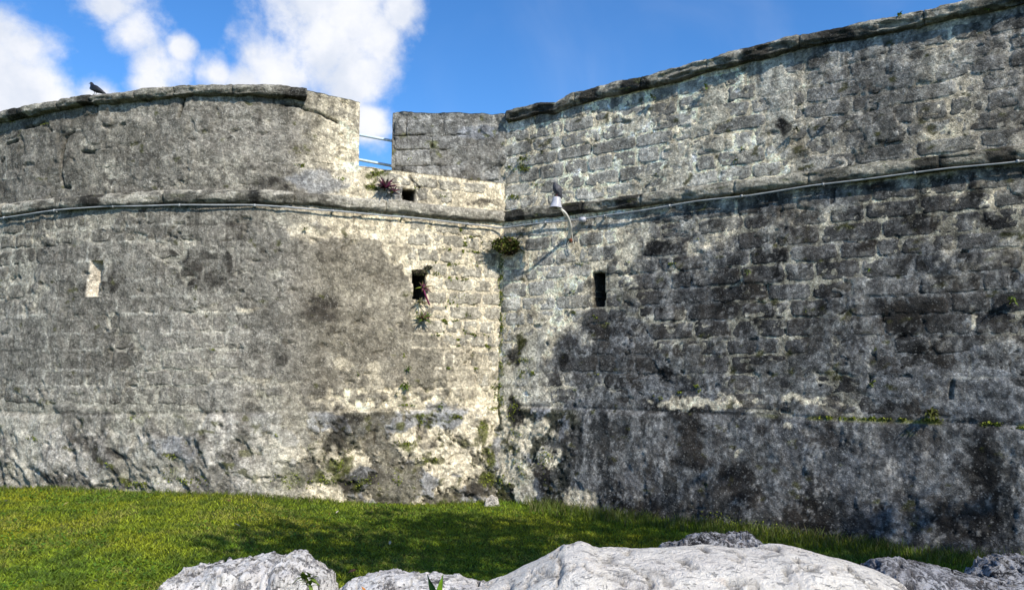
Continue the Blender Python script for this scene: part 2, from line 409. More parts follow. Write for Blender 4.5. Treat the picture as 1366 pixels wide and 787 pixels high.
def r_disp(s, z):
    d = .016*fbm(s*.9, z*.9, 3, 3)+.0065*fbm(s*6, z*6, 5, 4, .65)
    c = r_cover(s, z)
    d += c*(.014+.008*fbm(s*4, z*4, 4, 8))
    low = sm(z, Z_LEDGE+.025, Z_LEDGE-.06)
    d += low*(.012+.012*fbm(s*4, s*0+2, 3, 27)+.018*fbm(s*1.2, z*1.2, 3, 21)+.006*fbm(s*12, z*12, 3, 22))
    jj = joint(PR, s, z)*sm(z, Z_LEDGE, Z_LEDGE+.1); d -= sm(jj, .3, .9)*(.006+.010*c)*sm(fbm(s*2, z*2, 3, 953), -.5, .1)
    foot = sm(z, .55, .0); d += foot*.03*fbm(s*2.4, z*3, 4, 25)
    cor = sm(s+.3*fbm(s*2, z*2, 3, 28), 1.5, 1.2)*low
    d += cor*(.030*peel(s, z, 880)+(1-peel(s, z, 880))*.03*fbm(s*9, z*9, 4, 26, .6, True))
    d += low*(1-cor)*.012*peel(s*.7, z*.5, 885)
    hole = sm(fbm(s*4.2+2, z*6.5, 3, 60), .78, .9)*(1-low); d -= hole*.035
    d -= .05*crackset(PR, s, z, R_CRACK, .03)
    d -= .012*sm(np.abs(z-Z_LEDGE-.03), .03, .005)
    return d
def open_rects(s, z, d, L, depth):
    for (a, b, c, e) in L:
        j = .012*fbm(s*9, z*9, 2, 14)
        ins = (s > a+j) & (s < b+j) & (z > c+j) & (z < e+j)
        q = .021; deep = (s > a+j+q) & (s < b+j-q) & (z > c+j+q) & (z < e+j-q)
        d = np.where(ins, -.075, d); d = np.where(deep, -depth, d)
    return d
def r_color(s, z, stone=False, rnd=0.0):
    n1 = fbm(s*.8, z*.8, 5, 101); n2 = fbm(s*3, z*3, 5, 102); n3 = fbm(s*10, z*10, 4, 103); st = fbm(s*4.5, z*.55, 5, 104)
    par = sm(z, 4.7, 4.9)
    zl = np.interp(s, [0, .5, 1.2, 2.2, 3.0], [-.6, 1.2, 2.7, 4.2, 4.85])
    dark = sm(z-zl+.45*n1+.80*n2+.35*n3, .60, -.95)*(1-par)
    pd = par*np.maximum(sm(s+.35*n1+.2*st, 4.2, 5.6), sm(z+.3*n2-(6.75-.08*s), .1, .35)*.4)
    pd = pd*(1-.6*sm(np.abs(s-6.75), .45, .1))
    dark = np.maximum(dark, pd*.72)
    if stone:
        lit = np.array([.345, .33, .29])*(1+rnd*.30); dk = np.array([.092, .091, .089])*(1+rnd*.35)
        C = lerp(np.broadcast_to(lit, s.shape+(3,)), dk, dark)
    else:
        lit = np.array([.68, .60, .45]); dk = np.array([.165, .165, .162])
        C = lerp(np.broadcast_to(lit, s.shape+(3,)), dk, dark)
        fresh = sm(fbm(s*.9+3, z*1.2+1, 4, 140)+.35*np.interp(s, [2.5, 3, 5.2, 5.6], [-.3, .6, .5, -.5])*sm(np.abs(z-2.2), 1.6, .5), .10, .32)*(1-par)*sm(z, 1.4, 1.7)
        C = lerp(C, [.40, .37, .28], fresh*dark*.6)
        cov = r_cover(s, z)
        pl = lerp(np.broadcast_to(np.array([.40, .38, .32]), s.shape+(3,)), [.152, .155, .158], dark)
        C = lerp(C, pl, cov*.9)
        jj = sm(joint(PR, s, z), .25, .8)*cov*sm(z, Z_LEDGE, Z_LEDGE+.1); C = lerp(C, lerp(np.broadcast_to(np.array([.62, .56, .44]), C.shape), [.27, .26, .22], dark), jj*.6*sm(fbm(s*1.7, z*2, 3, 955), -.3, .2))
    C = C*(1+.28*n2+.20*n3+.14*st)[..., None]
    pa = fbm(s*4.1+7, z*4.6, 6, 160, .68); pb = fbm(s*2.6+3, z*3.0, 6, 161, .68)
    C = lerp(C, C*1.5+.01, sm(pa, .28, .38)*.45); C = lerp(C, C*.55, sm(pb, .20, .32)*(.35+.4*dark))
    # worn pale bloom and washed streaks
    C = lerp(C, [.42, .41, .38], sm(st+.35*n2, .34, .8)*(.34-.04*dark))
    C = lerp(C, [.50, .45, .36], sm(n2+.5*n3, .62, 1.0)*.5*(1-dark*.6))
    dr = sm(fbm(s*7, z*.30, 5, 180, .62), .12, .32); C = C*(1-.45*dr*(np.exp(-np.clip(4.75-z, 0, 9)/1.1)*(z < 4.8)+np.exp(-np.clip(6.6-z, 0, 9)/.7)*(z > 4.8)))[..., None]
    # low part, tarry crust
    low = sm(z, Z_LEDGE+.02, Z_LEDGE-.03)
    C = lerp(C, C*.86, low)
    cor = sm(s+.3*fbm(s*2, z*2, 3, 28), 1.5, 1.2)*low; pe = peel(s, z, 880)
    C = lerp(C, lerp(np.broadcast_to(np.array([.58, .53, .43]), C.shape), [.20, .21, .225], sm(fbm(s*3.1, z*3.1, 3, 882)+.5*(s-.5), -.05, .1))*(1+.25*n3)[..., None], cor*pe*.9)
    C = lerp(C, [.050, .052, .030], cor*(1-pe)*.85)
    p2 = peel(s*.7, z*.5, 885); C = lerp(C, np.array([.168, .168, .163])*(1+.35*n3+.25*st)[..., None], low*(1-cor)*p2*.7)
    crust = sm(fbm(s*2.3, z*1.0, 6, 120, .68)+.5*sm(z, .9, 0), .30, .42)*low*sm(s, .6, 1.6)
    C = lerp(C, [.034, .036, .036], crust*.75)
    bl = blobs(PR, s, z, R_BLACK, .6, 4, 41); C = lerp(C, [.014, .014, .014], bl*(.78+.2*sm(n3, -.3, .3)))
    blk = sm(fbm(s*3.4, z*4.6, 4, 131), .45, .75)*sm(z, 4.9, 4.5)*(.35+.5*dark); C = lerp(C, [.03, .03, .031], blk*.8)
    cr = blobs(PR, s, z, R_CREAM, .3, 6, 51)
    if not stone: C = lerp(C, [.60, .54, .42], cr*.85)
    else: C = lerp(C, [.50, .45, .36], cr*.35)
    ms = sm(fbm(s*5, z*7, 4, 150)+.5*sm(s, .9, 0)*sm(z, 3.4, 2.2), .72, .95); C = lerp(C, [.060, .062, .018], ms*.8)
    led = sm(np.abs(z-Z_LEDGE-.02), .035, .01)*sm(fbm(s*2.5, s*0+1, 3, 152), -.1, .3)*sm(s, 4.2, 4.8); C = lerp(C, [.13, .14, .02], led*.8)
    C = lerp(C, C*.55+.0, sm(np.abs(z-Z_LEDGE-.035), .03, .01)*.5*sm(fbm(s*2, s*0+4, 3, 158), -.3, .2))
    gr = fbm(s*22, z*16, 3, 170, .7); C = C*(1+.5*gr*dark)[..., None]; C = lerp(C, [.31, .30, .28], sm(gr+.5*n2, .55, .75)*.45*dark)
    return np.clip(.24*(np.maximum(C, .001)/.24)**1.22, .012, .78)

# ------------------------------------------------------------------ left wall: relief and colours
L_PLAST = [(465,420,95,110),(600,500,60,34),(455,380,75,62),(430,470,75,60),(520,400,34,42),(500,470,50,60),(590,490,60,36),(345,440,40,80),(330,330,80,30),(480,330,30,16),(60,470,90,60),(250,300,90,24),(560,455,30,20)]
L_CREAM = [(560,340,50,14),(600,330,70,40),(620,400,60,55),(540,315,40,16),(470,305,30,14),(635,500,34,42),(650,560,20,50),(458,482,14,9),(497,508,9,20),(505,522,26,7),(560,520,20,6),(410,310,20,14),
           (600,430,50,20),(638,300,34,20),(470,300,40,8),(458,240,16,12),(560,238,40,16),(620,262,50,12),(600,235,60,10),(480,262,40,6),(500,245,30,12),(665,450,8,120),(270,500,22,5),(50,318,34,3),(330,412,18,5),(285,412,10,6),(340,507,20,5),(430,235,10,8)]
L_PALE = [(60,600,44,34),(30,560,40,20),(375,600,46,24),(350,630,50,24),(440,632,26,14),(455,545,10,8),(498,570,34,10),(535,600,46,14),(500,625,36,16),(555,640,66,20),(620,630,50,26),(610,560,30,16),(645,590,18,30),
          (130,620,26,22),(210,600,40,22),(290,575,26,40),(230,640,30,10),(160,590,30,12),(300,520,60,16),(250,460,70,50),(70,520,60,14),(290,440,40,40),(200,250,20,8),(330,180,70,36),(265,120,60,10),(180,150,40,12),(310,140,20,10)]
L_BLUE = [(450,575,40,16),(520,565,34,14),(590,600,30,18),(590,560,30,18),(430,600,20,12),(640,620,16,24),(240,600,22,22),(560,610,30,10),(420,240,34,16),(520,262,30,10)]
L_BLACK = [(315,301,15,7),(322,318,12,6),(250,362,14,12),(255,380,8,12),(300,350,10,8),(280,345,12,7),(308,362,8,9),(130,380,14,9),(152,378,6,8),(365,243,24,8),(285,372,9,9),(235,345,16,6),(645,270,24,6),(150,238,10,4),
           (455,560,22,20),(440,590,22,16),(400,632,30,14),(470,640,34,14),(140,600,26,22),(180,625,36,18),(230,618,22,10),(60,640,30,6),(560,575,10,12),(640,650,20,10),(575,590,12,8),(110,585,20,10),(0,345,8,6),(370,480,10,16),(430,410,22,20)]
L_MOSSP = [(450,620,14,10),(430,640,16,8),(390,640,14,10),(530,570,8,8),(560,555,8,6),(540,590,14,6),(565,615,12,5),(480,645,14,6),(185,560,12,4),(240,560,10,4),(232,608,6,5),(150,620,6,5),(230,628,7,5),(640,575,8,14),(650,610,7,14),(650,640,12,8),
           (500,232,8,5),(545,212,12,4),(510,228,9,3),(495,248,10,4),(600,560,12,3),(190,645,20,5)]
L_CRACK = [[(0,181),(30,172),(60,165)],[(8,192),(24,188)],[(84,250),(80,230),(82,215),(86,185),(97,176)],[(105,158),(130,154),(131,142)],[(110,204),(148,200)],[(140,170),(150,169)],[(160,168),(166,167)],
           [(240,158),(246,132)],[(403,144),(430,152),(450,163)],[(366,122),(366,140)],[(366,141),(403,142)],[(500,570),(498,590)],[(545,236),(560,250)],[(84,250),(92,250)]]
def l_ledge(s): return Z_LEDGE+.03*fbm(s*.8, s*0, 3, 201)-.04*sm(s, 4, 7)
_e = sorted([(PL.inv(x, y)[1], PL.inv(x, y)[0]) for x, y in [(500,325),(520,345),(545,366),(552,400),(556,440),(575,480),(560,500),(520,520)]])
PL_EDGE = ([a for a, b in _e], [b for a, b in _e])
def l_plaster(s, z):
    p = blobs(PL, s, z, L_PLAST, .15, 2.0, 61)
    e1, e2 = PL_EDGE; zz = z+.10*fbm(s*3, z*3, 4, 64); lim = np.interp(zz, e1, e2)+.09*fbm(s*3.5, z*3.5, 5, 65, .62)
    reg = sm(s, lim-.012, lim+.012)*sm(s, KINK+.15, KINK-.05)*sm(zz, 2.05, 2.12)*sm(zz, 4.28, 4.22); p = np.maximum(p, reg)
    n = sm(fbm(s*.9, z*1.1, 4, 63), .15, .25)*sm(s, KINK, KINK+.6)
    p = np.maximum(p, n)
    p = np.where((s < KINK) & (z > 2.3) & (z < 4.8), p, np.maximum(p, .0))
    return p
def l_disp(s, z):
    d = .022*fbm(s*.8, z*.8, 3, 203)+.012*fbm(s*5, z*5, 5, 204, .65)+.005*fbm(s*16, z*16, 2, 205)
    c = l_plaster(s, z); d += c*(.020+.004*fbm(s*4, z*4, 3, 208))
    jj = sm(joint(PL, s, z), .3, .9)*sm(z, Z_LEDGE+.02, Z_LEDGE+.12); jm = sm(fbm(s*1.3+3, z*1.6, 4, 956), -.05, .25); d -= jj*.006*(1-jm)-jj*.005*jm
    zl = l_ledge(s); low = sm(z, zl+.02, zl-.07)
    # quarry-cut bedrock: slanted flakes under the ledge
    uu = s*.75-z*.65; vv = s*.65+z*.75
    fl = fbm(uu*5.2, vv*2.0, 5, 221, .6, True); pale = blobs(PL, s, z, L_PALE, .5, 3, 71)
    rough = (1-.75*pale)*sm(z, zl+.0, zl-.5)
    d += low*(.02+.014*fbm(s*4, s*0+2, 3, 27)+.03*fbm(s*1.7, z*1.7, 4, 222)+rough*(.085*fl-.012)+pale*.03)
    d += low*rough*.015*fbm(s*18, z*18, 2, 224)
    fk = low*sm(s+.4*fbm(s*1.5, z*1.5, 3, 29), KINK+.5, KINK-.2)
    pe = peel(s, z, 890); d += fk*(.028*pe-(1-pe)*.01)
    d -= .05*crackset(PL, s, z, L_CRACK, .035)
    hole = sm(fbm(s*4.2+8, z*6.5, 3, 260), .80, .9); d -= hole*.035
    la, lb, lc, le = L_LOOP; zf = (z-lc)/(le-lc); ctr = (la+lb)/2-.05*(zf-.5); f = (ctr+.105-s)/.21      # 0 at its left edge, 1 at the right
    ins = (f > 0) & (f < 1) & (zf > 0) & (zf < 1); d = np.where(ins, d-.30*f-.02, d)
    up = sm(z, 5.0, 5.1)*sm(s, 3.4, 4.0); d += up*.012*fbm(s*3, z*4, 3, 230)
    d -= .014*sm(np.abs(z-zl-.03), .03, .005)
    return d
def l_color(s, z, stone=False, rnd=0.0):
    n1 = fbm(s*.8, z*.8, 5, 301); n2 = fbm(s*3, z*3, 5, 302); n3 = fbm(s*10, z*10, 4, 303); st = fbm(s*4.5, z*.6, 5, 304)
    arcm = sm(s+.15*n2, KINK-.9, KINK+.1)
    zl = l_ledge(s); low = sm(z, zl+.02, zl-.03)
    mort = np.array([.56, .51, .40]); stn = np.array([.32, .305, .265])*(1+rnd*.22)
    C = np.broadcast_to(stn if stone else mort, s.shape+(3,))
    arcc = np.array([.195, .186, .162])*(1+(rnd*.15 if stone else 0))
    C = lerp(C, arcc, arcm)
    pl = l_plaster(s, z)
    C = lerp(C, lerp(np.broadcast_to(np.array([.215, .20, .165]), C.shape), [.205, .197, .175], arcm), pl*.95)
    if not stone:
        jj = joint(PL, s, z)*sm(z, Z_LEDGE, Z_LEDGE+.1); jm = sm(fbm(s*1.3+3, z*1.6, 4, 956), -.05, .25)
        jc = lerp(np.broadcast_to(np.array([.56, .51, .41]), C.shape), [.34, .33, .295], arcm)
        C = lerp(C, jc, sm(jj, .12, .5)*jm*.75); C = lerp(C, C*.55, sm(jj, .45, .9)*(1-jm)*.7)
    C = C*(1+.24*n2+.18*n3+.10*st+.14*n1)[..., None]
    dr = sm(fbm(s*7, z*.30, 5, 380, .62), .12, .32); C = C*(1-.38*dr*(np.exp(-np.clip(4.75-z, 0, 9)/1.1)*(z < 4.8)+np.exp(-np.clip(6.5-z, 0, 9)/.6)*(z > 4.8)))[..., None]
    pa = fbm(s*4.1+7, z*4.6, 6, 360, .68); pb = fbm(s*2.3+3, z*2.7, 6, 361, .68)
    C = lerp(C, C*1.55, sm(pa, .26, .34)*.5*(1-.7*pl)); C = lerp(C, C*.60, sm(pb, .22, .30)*.5*(1-.7*pl))
    cream = blobs(PL, s, z, L_CREAM, .35, 4, 81)*(1-pl*.45)
    C = lerp(C, [.58, .525, .41] if not stone else [.46, .43, .35], cream*(.8 if not stone else .35)*(1-.35*sm(n3, 0, .7)))
    C = lerp(C, [.46, .435, .37], sm(n2+.5*n3, .55, .85)*.45*(1-.7*pl))
    C = lerp(C, [.16, .152, .135], sm(fbm(s*3.2, z*3.8, 6, 320, .66), .3, .5)*.5*(1-cream)*(1-.7*pl))
    C = lerp(C, np.array([.22, .215, .20])*(1+.4*n3)[..., None], low*(1-arcm)*sm(fbm(s*1.9, z*2.2, 5, 334, .65), -.25, -.1)*.85)
    C = lerp(C, C*.78, low*sm(fbm(s*3, z*3, 4, 333), -.2, .4))
    C = lerp(C, C*.35, sm(np.abs(z-zl-.02), .022, .006)*.8*sm(fbm(s*1.7, s*0+4, 3, 358), -.5, .0)); C = lerp(C, C*1.5, sm(np.abs(z-zl+.035), .03, .01)*.5*sm(fbm(s*2.1, s*0+9, 3, 359), -.1, .3))  # dark crack line; sunlit lip just below it painted lighter
    C = lerp(C, lerp(np.broadcast_to(np.array([.36, .345, .31]), C.shape), [.46, .44, .40], low), blobs(PL, s, z, L_PALE, .4, 4, 71)*(.45+.3*low)*(1-.5*sm(n3, .1, .4)))
    C = lerp(C, [.235, .245, .26], blobs(PL, s, z, L_BLUE, .6, 3, 72)*.75)
    C = lerp(C, [.60, .53, .40], low*sm(s, KINK-.6, 1.2)*sm(fbm(s*2.6, z*2.9, 4, 340), .25, .4)*.7)
    uu = s*.75-z*.65; vv = s*.65+z*.75
    fl = fbm(uu*5.2, vv*2.0, 5, 221, .6, True)
    C = lerp(C, [.085, .078, .062], low*sm(z, zl-.1, zl-.6)*sm(fl, .15, -.35)*.75*(1-blobs(PL, s, z, L_PALE, .5, 3, 71)*.8))
    fk = low*sm(s+.4*fbm(s*1.5, z*1.5, 3, 29), KINK+.5, KINK-.2); pe = peel(s, z, 890)
    skin = lerp(np.broadcast_to(np.array([.56, .51, .40]), C.shape), [.25, .255, .26], sm(fbm(s*1.7, z*2.0, 4, 892), -.12, .02))
    C = lerp(C, skin*(1+.22*n3+.15*n2)[..., None], fk*pe*.85)
    C = lerp(C, np.array([.12, .113, .085])*(1+.5*n3)[..., None], fk*(1-pe)*.8)
    C = lerp(C, [.07, .08, .02], fk*sm(np.abs(fbm((s*.8-z*.6)*2.6, (s*.6+z*.8)*1.9, 6, 890, .66)-.0), .05, .01)*sm(fbm(s*3, z*3, 3, 894), .0, .3)*.9)
    C = lerp(C, [.03, .028, .02], crackset(PL, s, z, L_CRACK, .022)*.85)
    C = lerp(C, [.030, .028, .025], blobs(PL, s, z, L_BLACK, .6, 5, 73)*(.50+.35*sm(n3, -.3, .3)))
    C = lerp(C, [.075, .085, .016], blobs(PL, s, z, L_MOSSP, .7, 7, 74)*.85)
    ms = sm(fbm(s*5, z*7, 4, 350)+.25*low, .80, .98); C = lerp(C, [.07, .075, .02], ms*.7)
    la, lb, lc, le = L_LOOP; zf = (z-lc)/(le-lc); ctr = (la+lb)/2-.05*(zf-.5); f = (ctr+.125-s)/.24
    ins = sm(f, -.15, .02)*sm(f, 1.1, .98)*sm(zf, -.04, 0)*sm(zf, 1.03, 1); C = lerp(C, np.array([.56, .51, .43])*1.0, ins*.9)
    # pale old pointing showing through in thin lines on the drum
    if not stone:
        C = lerp(C, [.40, .385, .33], (1-pl)*arcm*sm(z, 4.8, 4.6)*.55)
    return np.clip(.25*(np.maximum(C, .001)/.25)**1.18*np.array([1.03, 1.0, .95]), .015, .80)

# ------------------------------------------------------------------ wall patch builder
def patch(name, path, s0, s1, z0, z1, disp, color, parent, thick=1.4, step=.02, fine_to=9.2, rects=(), zt=None, depth=.7):
    fs = np.arange(s0, min(s1, fine_to), step); 
    if s1 > fine_to: fs = np.r_[fs, np.arange(fine_to, s1, .12), s1]
    else: fs = np.r_[fs, s1]
    nz = int((z1-z0)/step)+1; v = np.linspace(0, 1, nz)
    top = np.full(fs.shape, z1) if zt is None else zt(fs)
    Sg = np.repeat(fs[:, None], nz, 1); Zg = z0+(top[:, None]-z0)*v[None, :]
    d = disp(Sg, Zg)
    # round the arrises a little
    C = color(Sg, Zg); d0 = d
    d = open_rects(Sg, Zg, d, rects, depth)
    C[(d < -.3) | (np.abs(d+.075) < 1e-6)] = (.045, .042, .034)         # deep shade of the openings painted dark onto their lining
    P = path.P(Sg, Zg, d).reshape(-1, 3); C = C.reshape(-1, 3)
    F = gridfaces(len(fs), nz, 0, path.side == 'L')
    # back, top and ends: closed solid
    n = len(fs); B = path.P(fs, np.full(n, z0), np.full(n, -thick)); B[:, 2] = z0
    T = path.P(fs, top, np.full(n, -thick)); T[:, 2] = top
    nb = len(P); V = np.vstack([P, B, T]); CC = np.vstack([C, C[:n*0+n], C[:n]])
    ii = np.arange(n-1); topi = ii*nz+nz-1
    F2 = [np.stack([topi, topi+nz, nb+n+ii+1, nb+n+ii], 1), np.stack([nb+ii, nb+ii+1, nb+n+ii+1, nb+n+ii], 1)]
    V2 = V; me_f = np.vstack([F]+F2)
    # end caps
    caps = []
    for col, k in ((0, 0), (n-1, n-1)):
        idx = col*nz+np.arange(nz); e = len(V2)
        zz = Zg[col]; E = path.P(np.full(nz, fs[col]), zz, np.full(nz, -thick)); V2 = np.vstack([V2, E]); CC = np.vstack([CC, C[idx]])
        j = np.arange(nz-1); caps.append(np.stack([idx[j], idx[j+1], e+j+1, e+j], 1))
    me = npmesh(name, V2, np.vstack([me_f]+caps), M_MAS, CC)
    return link(name, me, parent)

def make_stone(path, s0, s1, z0, z1, colf, parent, front=.008, name='stone', seed=0, skew=0.0, basedisp=None):
    w, h = s1-s0, z1-z0
    nu = max(8, int(w/.036)+3); nv = 10
    a = np.linspace(-.5, .5, nu); b = np.linspace(-.5, .5, nv)
    a = np.sign(a)*.5*(1-(1-2*np.abs(a))**1.25); b = np.sign(b)*.5*(1-(1-2*np.abs(b))**1.3)
    A, B = np.meshgrid(a, b, indexing='ij')
    r = random.random()
    p = 7.0; e = ((2*np.abs(A))**p+(2*np.abs(B))**p)**(1/p)
    sx = s0+w*(A+.5)+.022*fbm(B*3+seed, A*0+r*9, 3, 400)*2*np.abs(A)+skew*h*B
    zz = z0+h*(B+.5)+.020*fbm(A*5+seed*1.7, B*0+r*5, 3, 401)*2*np.abs(B)
    base = .016*fbm(sx*.9, zz*.9, 3, 3) if path.side == 'R' else .022*fbm(sx*.8, zz*.8, 3, 203)
    d = base+front+random.uniform(-.004, .003)+(.006 if path.side == 'R' else .010)*fbm(sx*9, zz*9, 4, 402, .65)-.024*sm(e, .92, 1.06)+.004*(A*random.uniform(-1, 1)+B*random.uniform(-1, 1))
    P = path.P(sx, zz, d).reshape(-1, 3); C = colf(sx, zz, True, random.uniform(-1, 1)).reshape(-1, 3)
    F = gridfaces(nu, nv, 0, path.side == 'L')
    ring = [i*nv for i in range(nu)]+[(nu-1)*nv+j for j in range(1, nv)]+[i*nv+nv-1 for i in range(nu-2, -1, -1)]+[j for j in range(nv-2, 0, -1)]
    Q = path.P(sx.reshape(-1)[ring], zz.reshape(-1)[ring], d.reshape(-1)[ring]-.12)
    nb = len(P); m = len(ring); k = np.arange(m)
    F2 = np.stack([np.array(ring), np.roll(np.array(ring), -1), nb+(k+1) % m, nb+k], 1)
    c = len(P)+m; V = np.vstack([P, Q, Q.mean(0)[None]]); F3 = np.stack([nb+k, nb+(k+1) % m, np.full(m, c), np.full(m, c)], 1)
    CC = np.vstack([C, C[ring], C[:1]])
    me = bpy.data.meshes.new(name)
    faces = np.vstack([F, F2]).tolist()+[[int(x[0]), int(x[1]), c] for x in F3]
    me.from_pydata(V.tolist(), [], faces)
    at_ = me.color_attributes.new('Col', 'FLOAT_COLOR', 'POINT'); q = np.ones((len(V), 4), np.float32); q[:, :3] = CC
    at_.data.foreach_set('color', q.ravel()); me.polygons.foreach_set('use_smooth', np.ones(len(faces), bool))
    me.materials.append(M_MAS)
    return link(name, me, parent)
def lay(path, s0, s1, z0, z1, hmean, wmin, wmax, colf, parent, rects=(), covf=None, front=.0045, keep=1.0, gap=.008, skip=None):
    if path is not PC: JR[path.side][int((s0+1)*100):int((s1+1)*100), int(z0*100):int(z1*100)] = 0
    n = round((z1-z0)/hmean); zs = [z0+(z1-z0)*k/n+(random.uniform(-.02, .02) if 0 < k < n else 0) for k in range(n+1)]
    cnt = 0
    for k in range(n):
        s = s0-random.uniform(0, wmin)
        while s < s1:
            w = random.uniform(wmin, wmax)
            if random.random() < .12: w *= .55
            e = s+w; a, b, c, d = s+gap, e-gap, zs[k]+gap, zs[k+1]-gap; s = e
            if a < s0: a = s0+.01
            b = min(b, s1)
            if path is not PC: JR[path.side][int((a+1)*100):int((b+1)*100), int(c*100):int(d*100)] = 1
            if b-a < .12: continue
            hit = False
            for (p, q, u, v) in rects:
                if c < v and d > u and a < q+.03 and b > p-.03:
                    if a < p-.16: b = p-.03
                    elif b > q+.16: a = q+.03
                    else: hit = True
            if hit or random.random() > keep or b-a < .1: continue
            if skip and skip((a+b)/2, (c+d)/2): continue
            if covf is not None:
                g = np.meshgrid(np.linspace(a, b, 6), np.linspace(c, d, 4)); 
                if covf(g[0], g[1]).min() > .75: continue
            make_stone(path, a, b, c, d, colf, parent, front, seed=cnt); cnt += 1
    return cnt

# moulding of stones swept along a path
def moulding(path, s0, s1, zc, hh, prot, back, seglen, parent, name, colf, seed, erode=.02, ztop=None, shape='roll'):
    s = s0; k = 0
    while s < s1-.05:
        L = seglen*random.uniform(.7, 1.3); e = min(s+L, s1)
        if s1-e < .3: e = s1
        n = max(4, int((e-s)/.035)); ss = np.linspace(s+.004, e-.004, n); m = 22
        th = np.linspace(0, math.pi, m)
        Sg, T = np.meshgrid(ss, th, indexing='ij')
        jz, jd = random.uniform(-.008, .008), random.uniform(-.012, .012)
        ends = np.minimum(Sg-ss[0], ss[-1]-Sg); er = 1-.09*sm(ends, .03, 0)*(.5+.5*math.sin(k*2.3))
        zcc = (zc if ztop is None else np.interp(Sg, ztop[0], ztop[1])-hh)
        wob = fbm(Sg*1.5, T*.7, 4, seed)*erode+fbm(Sg*6, T*1.6, 4, seed+5)*erode*.7+fbm(Sg*18, T*4, 2, seed+9)*erode*.25
        pw = .75 if shape == 'roll' else .6
        sd = np.sin(T)**pw; cz = np.sign(np.cos(T))*np.abs(np.cos(T))**.85
        bite = sm(fbm(Sg*2.1, T*1.2, 3, seed+20), .45, .8)*erode*1.6
        d = (prot+jd)*sd*er+wob*sd-bite*sd; zz = zcc+jz+(hh*cz)*er+wob*.8*cz
        nx, ny = path.nrm(Sg); x, y = path.pos(Sg)
        P = np.stack([x+nx*d, y+ny*d, zz], -1)
        C = colf(Sg, zz, T)
        # back wall of the block
        Bk = np.stack([x-nx*back, y-ny*back, zz], -1)[:, [m-1, 0]]
        V = np.concatenate([P, Bk], 1); CC = np.concatenate([C, C[:, [m-1, 0]]], 1); mm = m+2
        i, j = np.meshgrid(np.arange(n-1), np.arange(mm), indexing='ij'); j2 = (j+1) % mm
        F = np.stack([(i*mm+j).ravel(), ((i+1)*mm+j).ravel(), ((i+1)*mm+j2).ravel(), (i*mm+j2).ravel()], 1)
        me = bpy.data.meshes.new(name); faces = F.tolist()+[list(range(mm)), [((n-1)*mm+q) for q in range(mm)][::-1]]
        me.from_pydata(V.reshape(-1, 3).tolist(), [], faces)
        a_ = me.color_attributes.new('Col', 'FLOAT_COLOR', 'POINT'); q = np.ones((n*mm, 4), np.float32); q[:, :3] = CC.reshape(-1, 3)
        a_.data.foreach_set('color', q.ravel()); me.polygons.foreach_set('use_smooth', np.ones(len(faces), bool)); me.materials.append(M_TRIM)
        bmx = bmesh.new(); bmx.from_mesh(me); bmesh.ops.recalc_face_normals(bmx, faces=bmx.faces); bmx.to_mesh(me); bmx.free()
        link(name, me, parent); s = e; k += 1
def trim_color(path, blacks, tone, seed, moss=.3):
    def f(s, z, T):
        n2 = fbm(s*3, z*6, 5, seed); n3 = fbm(s*9, z*12, 4, seed+1); n1 = fbm(s*.9, z, 3, seed+2)
        C = np.broadcast_to(np.array(tone), s.shape+(3,))*(1+.3*n2+.25*n3)[..., None]
        C = lerp(C, [.50, .46, .37], sm(n2+.4*n3, .35, .9)*.6)
        C = lerp(C, [.035, .034, .028], sm(n1+.7*fbm(s*4, T*1.1, 4, seed+4), .15, .55)*.72)
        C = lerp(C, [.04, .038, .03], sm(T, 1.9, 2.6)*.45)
        b = np.zeros_like(s)
        for (px, py, w) in blacks:
            a = path.inv(px, py)[0]; a2 = path.inv(px+w, py)[0]; b = np.maximum(b, sm(np.abs(s-a+.06*n3)/abs(a2-a), 1.15, .85))
        C = lerp(C, [.018, .018, .016], b*.9)
        C = lerp(C, [.09, .105, .02], sm(fbm(s*5, T*2, 4, seed+6), .62, .85)*moss*2)
        return np.clip(C, .012, .6)
    return f

PC = Path([(-.16, 13.0), (-2.115, 13.1), (-6, 13.3)], 'L'); PC.tb = 0
# ------------------------------------------------------------------ BUILD: right curtain wall
curtain = empty('curtain_wall', (2.5, 11.3, 0), 'long dark stained stone wall of coursed blocks on the right, rising toward the frame edge', 'stone wall')
Rtop = (np.array([-.3, 0, .8, 1.1, 1.4, 2.2, 3.4, 5, 6.3, 8, 14]), np.array([6.70, 6.70, 6.74, 6.70, 6.79, 6.82, 6.85, 6.92, 6.87, 6.9, 6.9]))
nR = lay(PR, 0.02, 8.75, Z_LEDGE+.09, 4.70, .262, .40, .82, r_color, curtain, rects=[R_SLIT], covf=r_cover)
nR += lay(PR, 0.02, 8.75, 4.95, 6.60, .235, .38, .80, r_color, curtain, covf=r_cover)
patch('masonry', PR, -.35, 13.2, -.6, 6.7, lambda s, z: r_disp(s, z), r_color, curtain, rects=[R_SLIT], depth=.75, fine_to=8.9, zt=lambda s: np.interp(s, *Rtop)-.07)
moulding(PR, .0, 13.0, 4.84, .105, .095, .1, 1.25, curtain, 'moulding_stone', trim_color(PR, [(1243,217,24),(770,265,14),(688,290,14),(1336,205,20),(840,265,16)], (.33, .31, .25), 500), 510, .018)
moulding(PR, .12, 13.0, 0, .105, .11, .55, 1.2, curtain, 'coping_stone', trim_color(PR, [(728,143,16),(788,128,12),(850,115,20),(1120,50,22),(1010,75,20)], (.26, .245, .195), 520), 530, .028, Rtop)

# ------------------------------------------------------------------ BUILD: left bastion
bastion = empty('bastion', (-5, 12, 0), 'rounded grey fortress bastion on the left with a gun opening in its parapet', 'bastion')
SM_END = PL.inv(480, 180)[0]          # right end of the merlon
SC_END = PL.inv(408, 120)[0]          # where the coping stops
